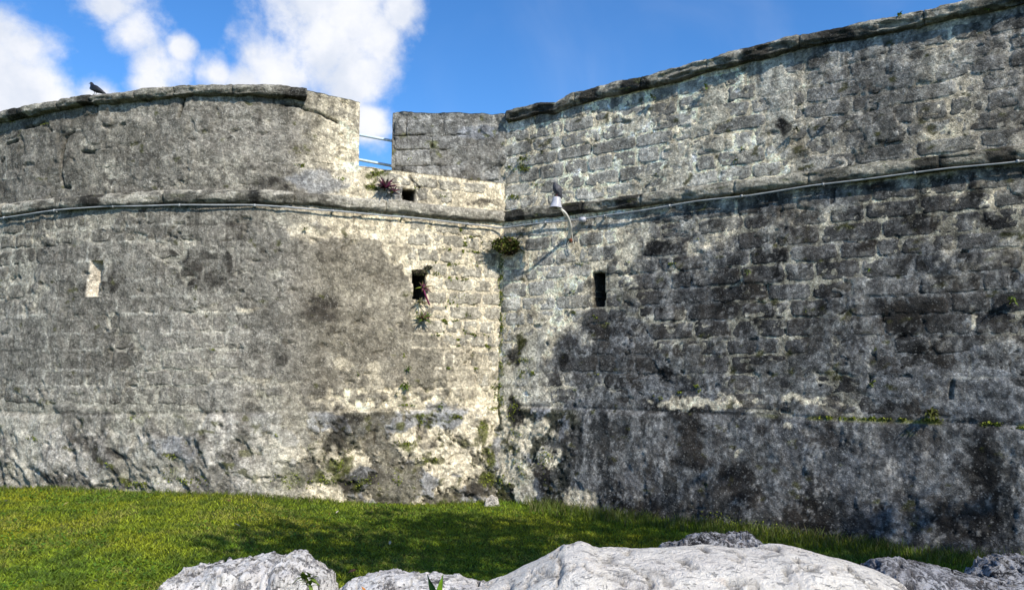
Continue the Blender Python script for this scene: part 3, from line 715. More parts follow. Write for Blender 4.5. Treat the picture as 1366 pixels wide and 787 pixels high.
# stones on the bastion
flank_skip = lambda s, z: False
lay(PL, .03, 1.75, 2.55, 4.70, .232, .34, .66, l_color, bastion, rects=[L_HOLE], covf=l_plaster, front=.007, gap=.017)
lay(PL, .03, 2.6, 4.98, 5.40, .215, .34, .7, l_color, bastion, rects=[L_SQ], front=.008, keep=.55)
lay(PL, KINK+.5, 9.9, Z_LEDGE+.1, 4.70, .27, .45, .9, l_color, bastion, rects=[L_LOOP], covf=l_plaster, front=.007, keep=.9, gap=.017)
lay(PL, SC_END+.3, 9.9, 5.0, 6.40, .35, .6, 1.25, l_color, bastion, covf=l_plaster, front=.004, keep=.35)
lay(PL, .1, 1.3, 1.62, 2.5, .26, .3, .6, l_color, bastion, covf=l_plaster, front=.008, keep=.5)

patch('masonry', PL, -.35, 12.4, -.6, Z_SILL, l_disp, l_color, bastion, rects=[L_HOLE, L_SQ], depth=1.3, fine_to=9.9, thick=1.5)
Ltop = (np.array([0, SM_END, SC_END-.01, SC_END, 6, 9.6, 14]), np.array([6.53, 6.52, 6.57, 6.57, 6.57, 6.52, 6.45]))
def merlon_top(s): return np.interp(s, Ltop[0], Ltop[1])-.055*sm(s, SC_END-.02, SC_END+.1)+.015*fbm(s*5, s*0, 3, 9)
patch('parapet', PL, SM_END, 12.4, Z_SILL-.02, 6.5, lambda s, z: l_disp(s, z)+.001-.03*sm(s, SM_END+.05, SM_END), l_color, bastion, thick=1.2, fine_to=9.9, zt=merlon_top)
moulding(PL, .0, 12.2, 4.84, .105, .105, .1, 1.7, bastion, 'moulding_stone', trim_color(PL, [(128,265,14),(340,265,8)], (.40, .37, .30), 540, .1), 550, .018)
moulding(PL, SC_END, 12.2, 0, .085, .13, .5, .9, bastion, 'coping_stone', trim_color(PL, [(120,125,10),(30,150,10),(395,120,12)], (.26, .245, .20), 560, .1), 570, .022, Ltop)
# inner cheek of the embrasure: masonry block stepping back from the corner
PC = Path([(-.16, 13.0), (-2.115, 13.1), (-6, 13.3)], 'L'); PC.tb = 0
def c_disp(s, z): return -.01+.028*fbm(s*2.2, z*2.2, 4, 603)+.012*fbm(s*9, z*9, 3, 604)+.03*sm(fbm(s*1.6, z*3.2, 2, 605), .1, .25)
def c_color(s, z, stone=False, rnd=0.0):
    n2 = fbm(s*3, z*3, 5, 612); n3 = fbm(s*10, z*10, 4, 613); st = fbm(s*8, z*1.2, 5, 614)
    C = np.broadcast_to(np.array([.20, .192, .168] if not stone else [.205, .20, .182])*(1+rnd*.2), s.shape+(3,))*(1+.3*n2+.22*n3+.3*st)[..., None]
    C = lerp(C, [.40, .39, .35], sm(fbm(s*5, z*5, 5, 616, .66), .18, .28)*.55)
    C = lerp(C, [.05, .049, .042], sm(st+.4*n3, .3, .6)*.65)
    C = lerp(C, [.27, .28, .30], sm(np.hypot((s-.45)/.35, (z-6.38)/.12)+.3*n2, 1.1, .8)*.7)
    C = lerp(C, [.09, .095, .02], sm(fbm(s*5, z*6, 4, 620)+.2*sm(s, .5, .1), .6, .85)*.7)
    return np.clip(C, .02, .6)
CE = PC.inv(523, 180)[0]
patch('embrasure_cheek', PC, -.2, CE, Z_SILL-.35, 6.7, c_disp, c_color, bastion, thick=1.1, fine_to=20, zt=lambda s: 6.70+.04*s+.015*fbm(s*5, s*0, 3, 19))
lay(PC, .05, CE-.05, 5.5, 6.62, .27, .40, .75, c_color, bastion, front=.016, keep=.75)
# sloping sill between flank face and cheek
s_ = np.arange(-.1, SM_END+.9, .03); t_ = np.linspace(0, 1, 50); Sg, Tg = np.meshgrid(s_, t_, indexing='ij')
x, y = PL.pos(Sg); nx, ny = PL.nrm(Sg); rise = .24*np.clip(Sg/2.0, .05, 1)
d = -1.5*Tg; zz = Z_SILL-.006+rise*np.clip(Tg*1.6, 0, 1)+.02*fbm(Sg*4, Tg*5, 3, 77)*sm(Tg, 0, .1)
V = np.stack([x+nx*d, y+ny*d, zz], -1).reshape(-1, 3)
C = l_color(Sg, np.full_like(Sg, 5.35)+Tg*.3).reshape(-1, 3)
n0 = len(V); V = np.vstack([V, V-np.array([0, 0, .3])]); F = gridfaces(len(s_), 50, 0, True)
link('sill', npmesh('sill', V, np.vstack([F, F[:, ::-1]+n0]), M_MAS, np.vstack([C, C])), bastion)
# splayed loop hole niche on the drum (own little lined recess, pale pink plaster jamb)
def box_bm(bm, quad_front, quad_back):
    vs = [bm.verts.new(p) for p in quad_front+quad_back]
    for i in range(4): bm.faces.new((vs[i], vs[(i+1) % 4], vs[4+(i+1) % 4], vs[4+i]))
    bm.faces.new(vs[4:]); bm.faces.new(vs[:4][::-1]); return vs
print('stones right', nR)

# ------------------------------------------------------------------ ground
def ground_z(x, y):
    x = np.asarray(x, float); y = np.asarray(y, float)
    g = .40*sm(-x, .6, 4.4)-.12*sm(-x, 6.5, 9)
    near = sm(y, 6.6, 4.2); g = g*(1-near)+.78*near
    g = g+.02*fbm(x*.7, y*.7, 3, 700)*(1-near*.5)
    back = sm(y, 1.5, -3); return g+0*back
def axis(lo, hi, fine, far):
    a = np.arange(lo, hi, fine); r = [hi]; st = fine
    while r[-1] < far: st *= 1.5; r.append(r[-1]+st)
    l = [lo]; st = fine
    while l[-1] > -far: st *= 1.5; l.append(l[-1]-st)
    return np.r_[np.array(l[1:])[::-1], a, np.array(r)]
ax = axis(-14, 12, .12, 320); ay = axis(0, 18, .12, 320)
X, Y = np.meshgrid(ax, ay, indexing='ij')
Z = ground_z(X, Y)
lawn = link('lawn', npmesh('lawn', np.stack([X, Y, Z], -1).reshape(-1, 3), gridfaces(len(ax), len(ay)), M_SOIL))
tag(lawn, 'lawn ground sheet under the fortress wall', 'lawn', kind='structure')

def wall_front_y(x):
    """y of the wall face at ground level for world x"""
    sl = np.arange(0, 12, .05); A = PL.P(sl, np.zeros_like(sl), np.full_like(sl, .06)); sr = np.arange(0, 13, .05); B = PR.P(sr, np.zeros_like(sr), np.full_like(sr, .06))
    Q = np.vstack([A[::-1], B]); o = np.argsort(Q[:, 0]); return np.interp(x, Q[o, 0], Q[o, 1])
def blades(n, x, y, h, w, lean, col, seed, tall=None):
    r = np.random.default_rng(seed); z = ground_z(x, y)-.005
    a = r.uniform(0, 2*math.pi, n); b = r.uniform(0, 2*math.pi, n)
    lx = np.cos(b)*h*lean; ly = np.sin(b)*h*lean
    p0 = np.stack([x-np.cos(a)*w, y-np.sin(a)*w, z], 1); p1 = np.stack([x+np.cos(a)*w, y+np.sin(a)*w, z], 1)
    m0 = np.stack([x-np.cos(a)*w*.7+lx*.35, y-np.sin(a)*w*.7+ly*.35, z+h*.6], 1); m1 = np.stack([x+np.cos(a)*w*.7+lx*.35, y+np.sin(a)*w*.7+ly*.35, z+h*.6], 1)
    t = np.stack([x+lx, y+ly, z+h], 1)
    V = np.stack([p0, p1, m1, m0, t], 1).reshape(-1, 3); k = np.arange(n)*5
    F = np.vstack([np.stack([k, k+1, k+2], 1), np.stack([k, k+2, k+3], 1), np.stack([k+3, k+2, k+4], 1)])
    return V, F, np.repeat(col, 5, 0)
r = np.random.default_rng(5); N = 260000
y = 6.3+7.0*r.random(N*2)**1.25; x = (r.random(N*2)*2-1)*(.92*y); ok = (y < wall_front_y(x)-.0) & ((y < 7.4) | (r.random(N*2) > .12)); x, y = x[ok][:N], y[ok][:N]; n = len(x)
pn = fbm(x*.7, y*.7, 4, 710); pf = fbm(x*5, y*5, 3, 711); rn = r.random(n)
dist = wall_front_y(x)-y
rt = sm(x, -.4, .8); tall = sm(dist, 1.0, .2)*rt*.9+sm(dist, .25, .02)*.5+sm(dist, 2.3, 1.4)*sm(x, .3, 1.6)*.45
h = .022+.022*r.random(n)+.015*sm(pf, 0, .6)+.06*tall*r.random(n)**1.2
C = np.stack([.165+.07*pn+.06*rn, .22+.03*pn+.05*rn, .010+.005*rn], 1)
dry = sm(fbm(x*1.6, y*2.2, 4, 720), .25, .6)*(rn > .45); C = lerp(C, [.27, .25, .06], dry*.7)
C = lerp(C, [.045, .095, .010], sm(pf+.5*fbm(x*2.2, y*3, 3, 721), .15, .6)*.6)
C = np.clip(C*(.55+1.3*r.random(n)**1.2)[:, None], .01, .5)
V, F, CC = blades(n, x, y, h, np.full(n, .0042)*(1+.4*r.random(n)), .55+.5*(1-tall), C, 8)
g = link('grass', npmesh('grass', V, F, M_GRASS, CC)); tag(g, 'short bright green turf in front of the fortress walls', 'grass', kind='stuff')
# longer grass at the wall foot
N = 9000; sx = r.random(N); x = np.where(sx < .28, -8.8+8.5*r.random(N), -.2+7.6*r.random(N)); off = .02+.30*r.random(N)**2*1.0
y = wall_front_y(x)-off*(1+1.2*(x > 0)); hh = np.where(x > 0, .07+.15*r.random(N), .04+.07*r.random(N)); keep = fbm(x*2, y*2, 3, 730) > -.15-.4*(x > .5)
x, y, hh = x[keep], y[keep], hh[keep]; n = len(x); rn = r.random(n)
C = np.stack([.08+.05*rn, .12+.05*rn, .015+.01*rn], 1); C = lerp(C, [.22, .19, .08], (rn > .8)*.8)
V, F, CC = blades(n, x, y, hh, np.full(n, .005), .45, C, 9)
g = link('grass', npmesh('long_grass', V, F, M_GRASS, CC)); tag(g, 'longer fringe of grass growing along the foot of the walls', 'grass', kind='stuff')
# broad-leaved weeds in turf: clover-like flecks
N = 26000; y = 6.3+6.5*r.random(N)**1.2; x = (r.random(N)*2-1)*.72*y; ok = (y < wall_front_y(x)-.1) & (fbm(x*1.1, y*1.1, 3, 740) > .0); x, y = x[ok], y[ok]; n = len(x)
z = ground_z(x, y)+.025+.02*r.random(n); a = r.uniform(0, 6.28, n); w = .009+.008*r.random(n); tx, ty = r.normal(0, .35, n), r.normal(0, .35, n)
cs, sn = np.cos(a), np.sin(a)
def qd(u, v): return np.stack([x+(cs*u-sn*v)*w, y+(sn*u+cs*v)*w, z+(u*tx+v*ty)*w], 1)
V = np.stack([qd(-1, -.2), qd(0, -.8), qd(1, .2), qd(0, .8)], 1).reshape(-1, 3); k = np.arange(n)*4; F = np.stack([k, k+1, k+2, k+3], 1)
rn = r.random(n); C = np.stack([.06+.06*rn, .15+.07*rn, .012+0*rn], 1)
g = link('ground_cover', npmesh('ground_cover', V, F, M_GRASS, np.repeat(C, 4, 0))); tag(g, 'small leafy weeds mixed through the turf', 'weeds', kind='stuff')

# ------------------------------------------------------------------ rocks
def rock(name, outline, Yr, zb, df, db, mat, label, seed, amp=.05, freq=2.2, yskew=0.0, nx_=190, nt_=110, fl=.6, tint=(1, 1, 1), group=None, cat='boulder'):
    ox = np.array([p[0] for p in outline], float); oy = np.array([p[1] for p in outline], float)
    u = np.linspace(0, 1, nx_); px = ox[0]+(ox[-1]-ox[0])*(.5-.5*np.cos(u*math.pi))*.6+(ox[-1]-ox[0])*u*.4; py = np.interp(px, ox, oy)
    Y0 = Yr+yskew*(u-.5); a_, b_, c_ = raydir(px, py); t = Y0/b_; xr = a_*t; zr = H_EYE+c_*t
    prof = np.clip(1-np.abs(2*u-1)**3.2, 0, 1)**.5
    th = np.linspace(0, 2*math.pi, nt_, endpoint=False)
    U, T = np.meshgrid(u, th, indexing='ij')
    R_ = lambda v: np.repeat(v[:, None], nt_, 1)
    c, s = np.cos(T), np.sin(T)
    yy = R_(Y0)-np.sign(c)*np.abs(c)**.8*np.where(c > 0, df, db)*R_(prof)
    hz = R_(zr)-zb; zz = np.where(s > 0, zb+hz*np.abs(s)**fl, zb-.25*np.abs(s)**.8*R_(prof))
    xx = R_(xr)+.0*T
    n = fbm3(xx*freq, yy*freq, zz*freq, 6, seed, .58); q = fbm3(xx*freq*2.6+5, yy*freq*2.6, zz*freq*2.6, 5, seed+3, .6, True)
    kk = R_(np.clip(prof*1.2, 0, 1)); up = np.clip(s, 0, 1)
    top = np.abs(c) < .35
    zz += (amp*n+amp*.55*(q-.35))*kk*np.where(s > 0, 1, .3)*np.where(s > .9, .55, 1); yy += -np.sign(c)*(amp*.9*n+amp*.5*q)*kk
    xx += amp*.6*fbm3(xx*freq+9, yy*freq+2, zz*freq, 4, seed+7)*kk
    pit = sm(fbm3(xx*freq*4+2, yy*freq*4, zz*freq*4, 4, seed+11, .6), .30, .62)*up*kk; crack = sm(np.abs(fbm3(xx*freq*.9+3, yy*freq*.9, zz*freq*.9, 4, seed+15)), .05, .0)*kk
    zz -= (pit*.035+crack*.035)*min(1, amp/.035); yy -= np.sign(c)*0
    V = np.stack([xx, yy, zz], -1).reshape(-1, 3)
    i, j = np.meshgrid(np.arange(nx_-1), np.arange(nt_), indexing='ij'); j2 = (j+1) % nt_
    F = np.stack([(i*nt_+j).ravel(), (i*nt_+j2).ravel(), ((i+1)*nt_+j2).ravel(), ((i+1)*nt_+j).ravel()], 1)
    cv = 1-.35*sm(-q.reshape(-1), -.1, .5); cv = cv*(1-.6*pit.reshape(-1))*(1-.5*crack.reshape(-1)); C = np.repeat(cv[:, None], 3, 1)*np.array(tint)
    o = link(name, npmesh(name, V, F, mat, C)); tag(o, label, cat, group); return o
rock('boulder', [(190,806),(215,789),(228,770),(240,766),(262,757),(285,759),(300,754),(325,748),(350,743),(372,746),(385,740),(400,741),(412,749),(425,750),(438,766),(450,794)], 4.9, .45, .42, .36, M_ROCK,
     'pitted pale limestone boulder at the lower left with a weed in its crack', 801, .06, 6.0)
rock('boulder', [(446,792),(470,772),(500,767),(520,764),(560,768),(600,770),(640,775),(675,780),(700,792)], 4.6, .5, .4, .3, M_ROCK,
     'low flat whitish rock between the left boulder and the big smooth boulder', 811, .04, 5.0)
rock('boulder', [(600,806),(650,786),(680,775),(720,751),(755,733),(778,730),(800,739),(850,741),(900,738),(960,736),(1010,740),(1040,733),(1080,737),(1120,747),(1170,762),(1195,774),(1206,792),(1215,816)], 4.1, .45, .62, .5, M_ROCKS,
     'largest smooth white boulder spread across the bottom right foreground', 821, .026, 2.2, .2, 300, 150, .5)
rock('boulder', [(872,738),(885,728),(905,720),(930,711),(945,712),(965,718),(1000,714),(1012,722),(1030,736)], 5.2, .4, .3, .3, M_ROCKG,
     'dark grey pitted rock showing behind the top of the biggest white boulder', 831, .05, 7)
rock('boulder', [(1150,775),(1165,748),(1185,745),(1215,749),(1250,755),(1290,768),(1320,775),(1366,782),(1400,800)], 4.9, .4, .45, .4, M_ROCKG,
     'low grey weathered rock right of the biggest white boulder', 841, .045, 4.5)
rock('boulder', [(1290,790),(1310,768),(1330,750),(1350,744),(1372,743),(1400,748),(1440,775)], 5.4, .4, .4, .4, M_ROCKG,
     'dark grey knobbly rock cut by the right edge of the frame', 851, .06, 4.5)
rock('fallen_stone', [(644,676),(648,665),(656,660),(664,664),(668,676)], 12.35, -.05, .1, .1, M_ROCK,
     'small loose pale stone lying on the grass at the foot of the wall corner', 861, .02, 8, 0, 40, 30, .6, (.85, .82, .75), None, 'stone')

# ------------------------------------------------------------------ tubes
def tube(pts, rad, seg=8, cap=True):
    bm = bmesh.new(); pts = [Vector(p) for p in pts]; rings = []
    rad = rad if isinstance(rad, (list, tuple)) else [rad]*len(pts)
    up = Vector((0, 0, 1))
    for i, p in enumerate(pts):
        t = (pts[min(i+1, len(pts)-1)]-pts[max(i-1, 0)]).normalized()
        a = t.cross(up); a = a.normalized() if a.length > .05 else t.cross(Vector((1, 0, 0))).normalized(); b = t.cross(a)
        rings.append([bm.verts.new(p+(a*math.cos(k*2*math.pi/seg)+b*math.sin(k*2*math.pi/seg))*rad[i]) for k in range(seg)])
    for r0, r1 in zip(rings, rings[1:]):
        for k in range(seg): bm.faces.new((r0[k], r0[(k+1) % seg], r1[(k+1) % seg], r1[k]))
    if cap: bm.faces.new(rings[0][::-1]); bm.faces.new(rings[-1])
    bmesh.ops.recalc_face_normals(bm, faces=bm.faces); return bm
def V3(path, s, z, d): return Vector(path.P(np.array([s]), np.array([z]), np.array([d]))[0])

# conduit under the string course: follows both walls
def con_z(path, px, py): return path.inv(px, py, .06)
Lp = [con_z(PL, *p) for p in [(0,292),(40,286),(90,279),(150,276),(250,274),(330,274),(372,276),(400,278),(470,284),(540,290),(600,296),(640,301),(662,304)]]
Rp = [con_z(PR, *p) for p in [(684,303),(720,298),(775,293),(850,282),(930,269),(1000,261),(1080,249),(1180,236),(1270,225),(1340,218),(1366,215)]]
ls, lz = zip(*sorted(Lp)); rs, rz = zip(*sorted(Rp))
cp = []
for s in np.arange(11.5, .12, -.1): cp.append(V3(PL, s, float(np.interp(s, ls, lz)) + .004*math.sin(s*5), .075))
cp.append(V3(PL, .12, lz[0]-.004, .1)); cp.append(V3(PR, .1, rz[0]-.004, .11))
for s in np.arange(.22, 12.5, .1): cp.append(V3(PR, s, float(np.interp(s, rs, rz))+.004*math.sin(s*4), .075))
conduit = empty('conduit', cp[0], 'thin pale grey electrical conduit clipped under the half-round moulding of both walls', 'conduit')
bm_obj('pipe', tube(cp, .013), M_PIPE, conduit)
for path, rng_ in ((PL, np.arange(.7, 9.4, 1.15)), (PR, np.arange(.9, 8.4, 1.1))):
    for s in rng_:
        zz = float(np.interp(s, ls if path is PL else rs, lz if path is PL else rz))
        bm_obj('clip', tube([V3(path, s-.014, zz, .072), V3(path, s+.014, zz, .072)], .023, 10), M_PIPE, conduit)
        bm = bmesh.new(); A = [V3(path, s+i, zz+j, 0.02) for i, j in ((-.012, -.02), (.012, -.02), (.012, .02), (-.012, .02))]; B = [V3(path, s+i, zz+j, .07) for i, j in ((-.012, -.02), (.012, -.02), (.012, .02), (-.012, .02))]
        box_bm(bm, [v[:] for v in A], [v[:] for v in B]); bmesh.ops.recalc_face_normals(bm, faces=bm.faces); bm_obj('clip_foot', bm, M_PIPE, conduit, False)
jb = PR.inv(778, 293.5, .07); bm = bmesh.new(); sq = [(-.052, -.04), (.052, -.04), (.052, .04), (-.052, .04)]
box_bm(bm, [V3(PR, jb[0]+i, jb[1]+j, .03)[:] for i, j in sq], [V3(PR, jb[0]+i, jb[1]+j, .125)[:] for i, j in sq])
bmesh.ops.recalc_face_normals(bm, faces=bm.faces); bmesh.ops.bevel(bm, geom=bm.edges[:], offset=.008, segments=2, affect='EDGES')
jbo = bm_obj('junction_box', bm, M_LAMP, conduit)
jbo['label'] = 'small white square junction box'

# handrail beyond the gun opening
fd = Vector((PL.t0[0], PL.t0[1], 0)); rail = empty('handrail', at(500, 230, 13.6), 'pale blue two-bar metal handrail seen through the gap in the parapet', 'handrail')
for (p, q) in (((470, 178.4), (540, 191.2)), ((470, 211.6), (540, 224.8))):
    a = at(p[0], p[1], 13.42); b = at(q[0], q[1], 13.75); d_ = (b-a); bm_obj('rail', tube([a-d_*.5, b+d_*1.2], .026, 10), M_RAIL, rail)
for px, Yd in ((425, 13.25), (610, 14.1)):
    p = at(px, 200, Yd); bm_obj('post', tube([Vector((p.x, p.y, 5.3)), Vector((p.x, p.y, 6.55))], .022, 10), M_RAIL, rail)

# ------------------------------------------------------------------ lamp on its arm
base = V3(PR, *PR.inv(760.5, 318), .03)
def at_plane(px, py, d): s, z = PR.inv(px, py, d); return V3(PR, s, z, d)
head = at_plane(742.5, 267, .45)
lamp = empty('wall_lamp', base, 'white bell-shaped lamp on a curved arm near the inner corner of the walls', 'wall lamp')
armp = [base, at_plane(760.5, 308, .10), at_plane(760, 298, .22), at_plane(757, 289, .34), at_plane(753, 283, .41), at_plane(748, 279, .45), at_plane(744, 276, .46)]
def smooth_pts(P, n=8): return [Vector(v) for v in catmull([tuple(p) for p in P], n)]
bm_obj('arm', tube(smooth_pts(armp), [.034-.015*min(1, i/26) for i in range(len(smooth_pts(armp)))], 10), M_ARM, lamp)
def lathe(profile, axis_p, axis_d, seg=28):
    bm = bmesh.new(); q = Vector(axis_d).normalized().to_track_quat('Z', 'Y'); rings = []
    for r_, h_ in profile: rings.append([bm.verts.new(Vector(axis_p)+q @ Vector((r_*math.cos(k*2*math.pi/seg), r_*math.sin(k*2*math.pi/seg), h_))) for k in range(seg)])
    for a, b in zip(rings, rings[1:]):
        for k in range(seg): bm.faces.new((a[k], a[(k+1) % seg], b[(k+1) % seg], b[k]))
    bmesh.ops.remove_doubles(bm, verts=bm.verts, dist=1e-5); bmesh.ops.recalc_face_normals(bm, faces=bm.faces); return bm
ax_d = Vector((.10, .05, 1)).normalized(); hb = at_plane(741.5, 278, .46)
bm_obj('lamp_shade', lathe([(r_*1.3, h_*1.25) for r_, h_ in [(.0001, .150), (.03, .150), (.046, .143), (.052, .128), (.056, .10), (.062, .06), (.072, .022), (.086, .004), (.088, 0), (.083, .002), (.068, .022), (.056, .06), (.05, .12), (.0001, .135)]], hb, ax_d), M_LAMP, lamp)
bm_obj('bulb', lathe([(.0001, -.012), (.02, -.008), (.036, .01), (.040, .03), (.034, .055), (.02, .075), (.018, .11), (.0001, .12)], hb, ax_d, 16), M_LAMPD, lamp)
bm_obj('bracket', lathe([(.0001, .045), (.024, .045), (.028, .03), (.034, .01), (.036, -.03), (.0001, -.03)], V3(PR, *PR.inv(762, 321), .0), Vector((*[float(v) for v in (PR.nrm(1.0))], 0)), 14), M_RUST, lamp)
wp = [at_plane(777, 295, .12), at_plane(770, 297, .06), at_plane(764, 302, .05), at_plane(763.5, 312, .05), at_plane(764.5, 322, .07), at_plane(766, 329, .06), at_plane(762, 334, .05), at_plane(757, 327, .04), at_plane(760, 319, .04)]
bm_obj('wire', tube(smooth_pts(wp), .0045, 6), M_WIRE, lamp)
bm_obj('hanging_wire', tube(smooth_pts([at_plane(749, 279, .46), at_plane(751, 284, .45), at_plane(757, 294, .30), at_plane(762.5, 305, .14), at_plane(762, 316, .06)]), .004, 6), M_WIRE, lamp)

# ------------------------------------------------------------------ birds
def bird(loc, facing, size, mat, label, hunch, tail_down, legcol):
    """facing: world yaw of the beak; built along +x"""
    o = empty('bird', loc, label, 'bird'); rot = Matrix.Rotation(facing, 4, 'Z'); M = Matrix.Translation(loc) @ rot @ Matrix.Scale(size, 4)
    # spine rings: (x, z, radius across, radius vertical)
    sp = hunch; seg = 20; bm = bmesh.new(); rings = []
    n = len(sp)
    for i, (x_, z_, ry, rz_) in enumerate(sp):
        p0 = sp[max(i-1, 0)]; p1 = sp[min(i+1, n-1)]; t = Vector((p1[0]-p0[0], 0, p1[1]-p0[1])).normalized(); up = Vector((-t.z, 0, t.x))
        rings.append([bm.verts.new(M @ (Vector((x_, 0, z_))+Vector((0, 1, 0))*ry*math.cos(k*2*math.pi/seg)+up*rz_*math.sin(k*2*math.pi/seg))) for k in range(seg)])
    for a, b in zip(rings, rings[1:]):
        for k in range(seg): bm.faces.new((a[k], a[(k+1) % seg], b[(k+1) % seg], b[k]))
    bm.faces.new(rings[0]); bm.faces.new(rings[-1]); bmesh.ops.recalc_face_normals(bm, faces=bm.faces)
    b = bm_obj('body', bm, mat, o); m_ = b.modifiers.new('sub', 'SUBSURF'); m_.levels = 1; m_.render_levels = 2
    # folded wings
    for sgn in (-1, 1):
        bm = bmesh.new(); W_ = [(.10, .155, .030, .045), (.05, .135, .052, .060), (-.02, .105, .060, .058), (-.09, .070, .050, .040), (-.16, .035, .028, .022), (-.215, .010, .008, .008)] if not tail_down else \
             [(.03, .18, .030, .042), (.01, .155, .054, .056), (-.015, .110, .060, .056), (-.04, .060, .050, .040), (-.062, .010, .026, .022), (-.08, -.03, .008, .008)]
        R2 = []
        for i, (x_, z_, ry, rz_) in enumerate(W_):
            p0 = W_[max(i-1, 0)]; p1 = W_[min(i+1, 5)]; t = Vector((p1[0]-p0[0], 0, p1[1]-p0[1])).normalized(); up = Vector((-t.z, 0, t.x))
            R2.append([bm.verts.new(M @ (Vector((x_, sgn*ry*.82, z_))+Vector((0, 1, 0))*.018*math.cos(k*math.pi/6)*(ry/.05)+up*rz_*math.sin(k*math.pi/6))) for k in range(12)])
        for a, c in zip(R2, R2[1:]):
            for k in range(12): bm.faces.new((a[k], a[(k+1) % 12], c[(k+1) % 12], c[k]))
        bm.faces.new(R2[0]); bm.faces.new(R2[-1]); bmesh.ops.recalc_face_normals(bm, faces=bm.faces); bm_obj('wing', bm, mat, o)
    # tail fan
    bm = bmesh.new(); tx, tz = sp[0][0]+.02, sp[0][1]; dx_, dz_ = (-.12, -.03) if not tail_down else (-.035, -.085)
    top = [Vector((tx, -.022, tz+.012)), Vector((tx, .022, tz+.012)), Vector((tx+dx_, .036, tz+dz_+.006)), Vector((tx+dx_, -.036, tz+dz_+.006))]
    bot = [v-Vector((0, 0, .014)) for v in top]; vs = [bm.verts.new(M @ v) for v in top+bot]
    bm.faces.new(vs[:4]); bm.faces.new(vs[4:][::-1])
    for k in range(4): bm.faces.new((vs[k], vs[4+k], vs[4+(k+1) % 4], vs[(k+1) % 4]))
    bmesh.ops.recalc_face_normals(bm, faces=bm.faces); bm_obj('tail', bm, mat, o, False)
    hx, hz = sp[-2][0], sp[-2][1]
    bm_obj('beak', tube([M @ Vector((hx+.012, 0, hz)), M @ Vector((hx+.035, 0, hz-.006)), M @ Vector((hx+.052, 0, hz-.013))], [.009*size, .006*size, .001*size], 8), M_BEAK, o)
    for sgn in (-1, 1):
        bm = bmesh.new(); bmesh.ops.create_icosphere(bm, subdivisions=1, radius=.0045*size, matrix=Matrix.Translation(M @ Vector((hx-.004, sgn*sp[-2][2]*.9, hz+.008)))); bm_obj('eye', bm, M_BEAK, o)
        ft = Vector((.015, sgn*.024, 0))
        bm_obj('leg', tube([M @ Vector((-.004, sgn*.024, .075)), M @ Vector((.006, sgn*.024, .035)), M @ ft], [.009*size, .005*size, .004*size], 8), legcol, o)
        for aa in (-.5, 0, .5, math.pi):
            bm_obj('toe', tube([M @ ft, M @ (ft+Vector((math.cos(aa)*.026, math.sin(aa)*.026, -.002)))], [.0038*size, .002*size], 6), legcol, o)
    return o
PIG = [(-.135, .030, .022, .012), (-.105, .055, .042, .028), (-.05, .092, .062, .052), (0, .118, .070, .068), (.045, .145, .064, .062), (.075, .178, .044, .044), (.085, .205, .033, .033), (.094, .226, .031, .030), (.108, .238, .026, .025), (.124, .237, .012, .012)]
HUN = [(-.050, .0, .022, .016), (-.040, .035, .050, .036), (-.016, .080, .066, .056), (.006, .125, .070, .062), (.020, .165, .058, .054), (.030, .196, .042, .040), (.038, .216, .036, .034), (.052, .226, .027, .026), (.064, .223, .012, .012)]
topc = hb+ax_d*.187
bird(topc+Vector((0, 0, .004)), math.radians(200), .98, M_BIRD, 'dark slate grey pigeon hunched on top of the white wall lamp', HUN, True, M_LEGB)
bs, bz = PL.inv(130, 130)
bl = V3(PL, bs, 4, 0); bl = Vector((bl.x, bl.y, float(np.interp(bs, Ltop[0], Ltop[1]))+.0)); bl += Vector((0, -.03, 0))
bird(bl, math.radians(172), .82, M_BIRDK, 'black bird perched on the dark coping of the rounded bastion', PIG, False, M_BEAK)

# ------------------------------------------------------------------ plants
def leafmesh(leaves, name, mat, parent=None):
    """leaves: (base, dir, up, length, width, droop, colour, tipcolour)"""
    V = []; F = []; C = []
    for (b, d, up, L, w, dr, c0, c1) in leaves:
        b = Vector(b); d = Vector(d).normalized(); side = d.cross(Vector(up)); side = side.normalized() if side.length > .01 else Vector((1, 0, 0)); nrm = side.cross(d)
        n0 = len(V); K = 5
        for i in range(K+1):
            t = i/K; p = b+d*L*t+Vector((0, 0, -dr*L*t*t)); ww = w*math.sin(min(1, t*1.0+.12)*math.pi*.86+.25)*(1-t)**.35 if t < 1 else 0.0005
            V += [tuple(p-side*abs(ww)*.5+nrm*w*.12), tuple(p-nrm*.0), tuple(p+side*abs(ww)*.5+nrm*w*.12)]
            cc = [c0[k]*(1-t)+c1[k]*t for k in range(3)]; C += [cc]*3
        for i in range(K):
            a = n0+i*3; F += [(a, a+1, a+4, a+3), (a+1, a+2, a+5, a+4)]
    return link(name, npmesh(name, V, F, mat, np.array(C)), parent)
def rosette(loc, out, n, L, w, cols, label, name='plant', seed=0, spread=1.0, droop=.25, cat='plant', parts=True):
    random.seed(seed); o = empty(name, loc, label, cat); out = Vector(out).normalized()
    up0 = Vector((0, 0, 1)); axis_ = (out*.7+up0*.7).normalized(); a1 = axis_.cross(up0).normalized(); a2 = axis_.cross(a1)
    for k in range(n):
        an = k*2.399+random.uniform(-.25, .25); tilt = spread*(.45+.75*(1-k/n))
        d = axis_*math.cos(tilt)+(a1*math.cos(an)+a2*math.sin(an))*math.sin(tilt)
        c0, c1 = random.choice(cols)
        leafmesh([(Vector(loc), d, axis_, L*random.uniform(.7, 1.1), w*random.uniform(.8, 1.15), droop, c0, c1)], 'leaf', M_LEAF, o)
    bm_obj('stem', tube([Vector(loc)-out*.06-Vector((0, 0, .03)), Vector(loc)+axis_*.015], [.010, .012], 8), M_BARK, o)
    return o
random.seed(3)
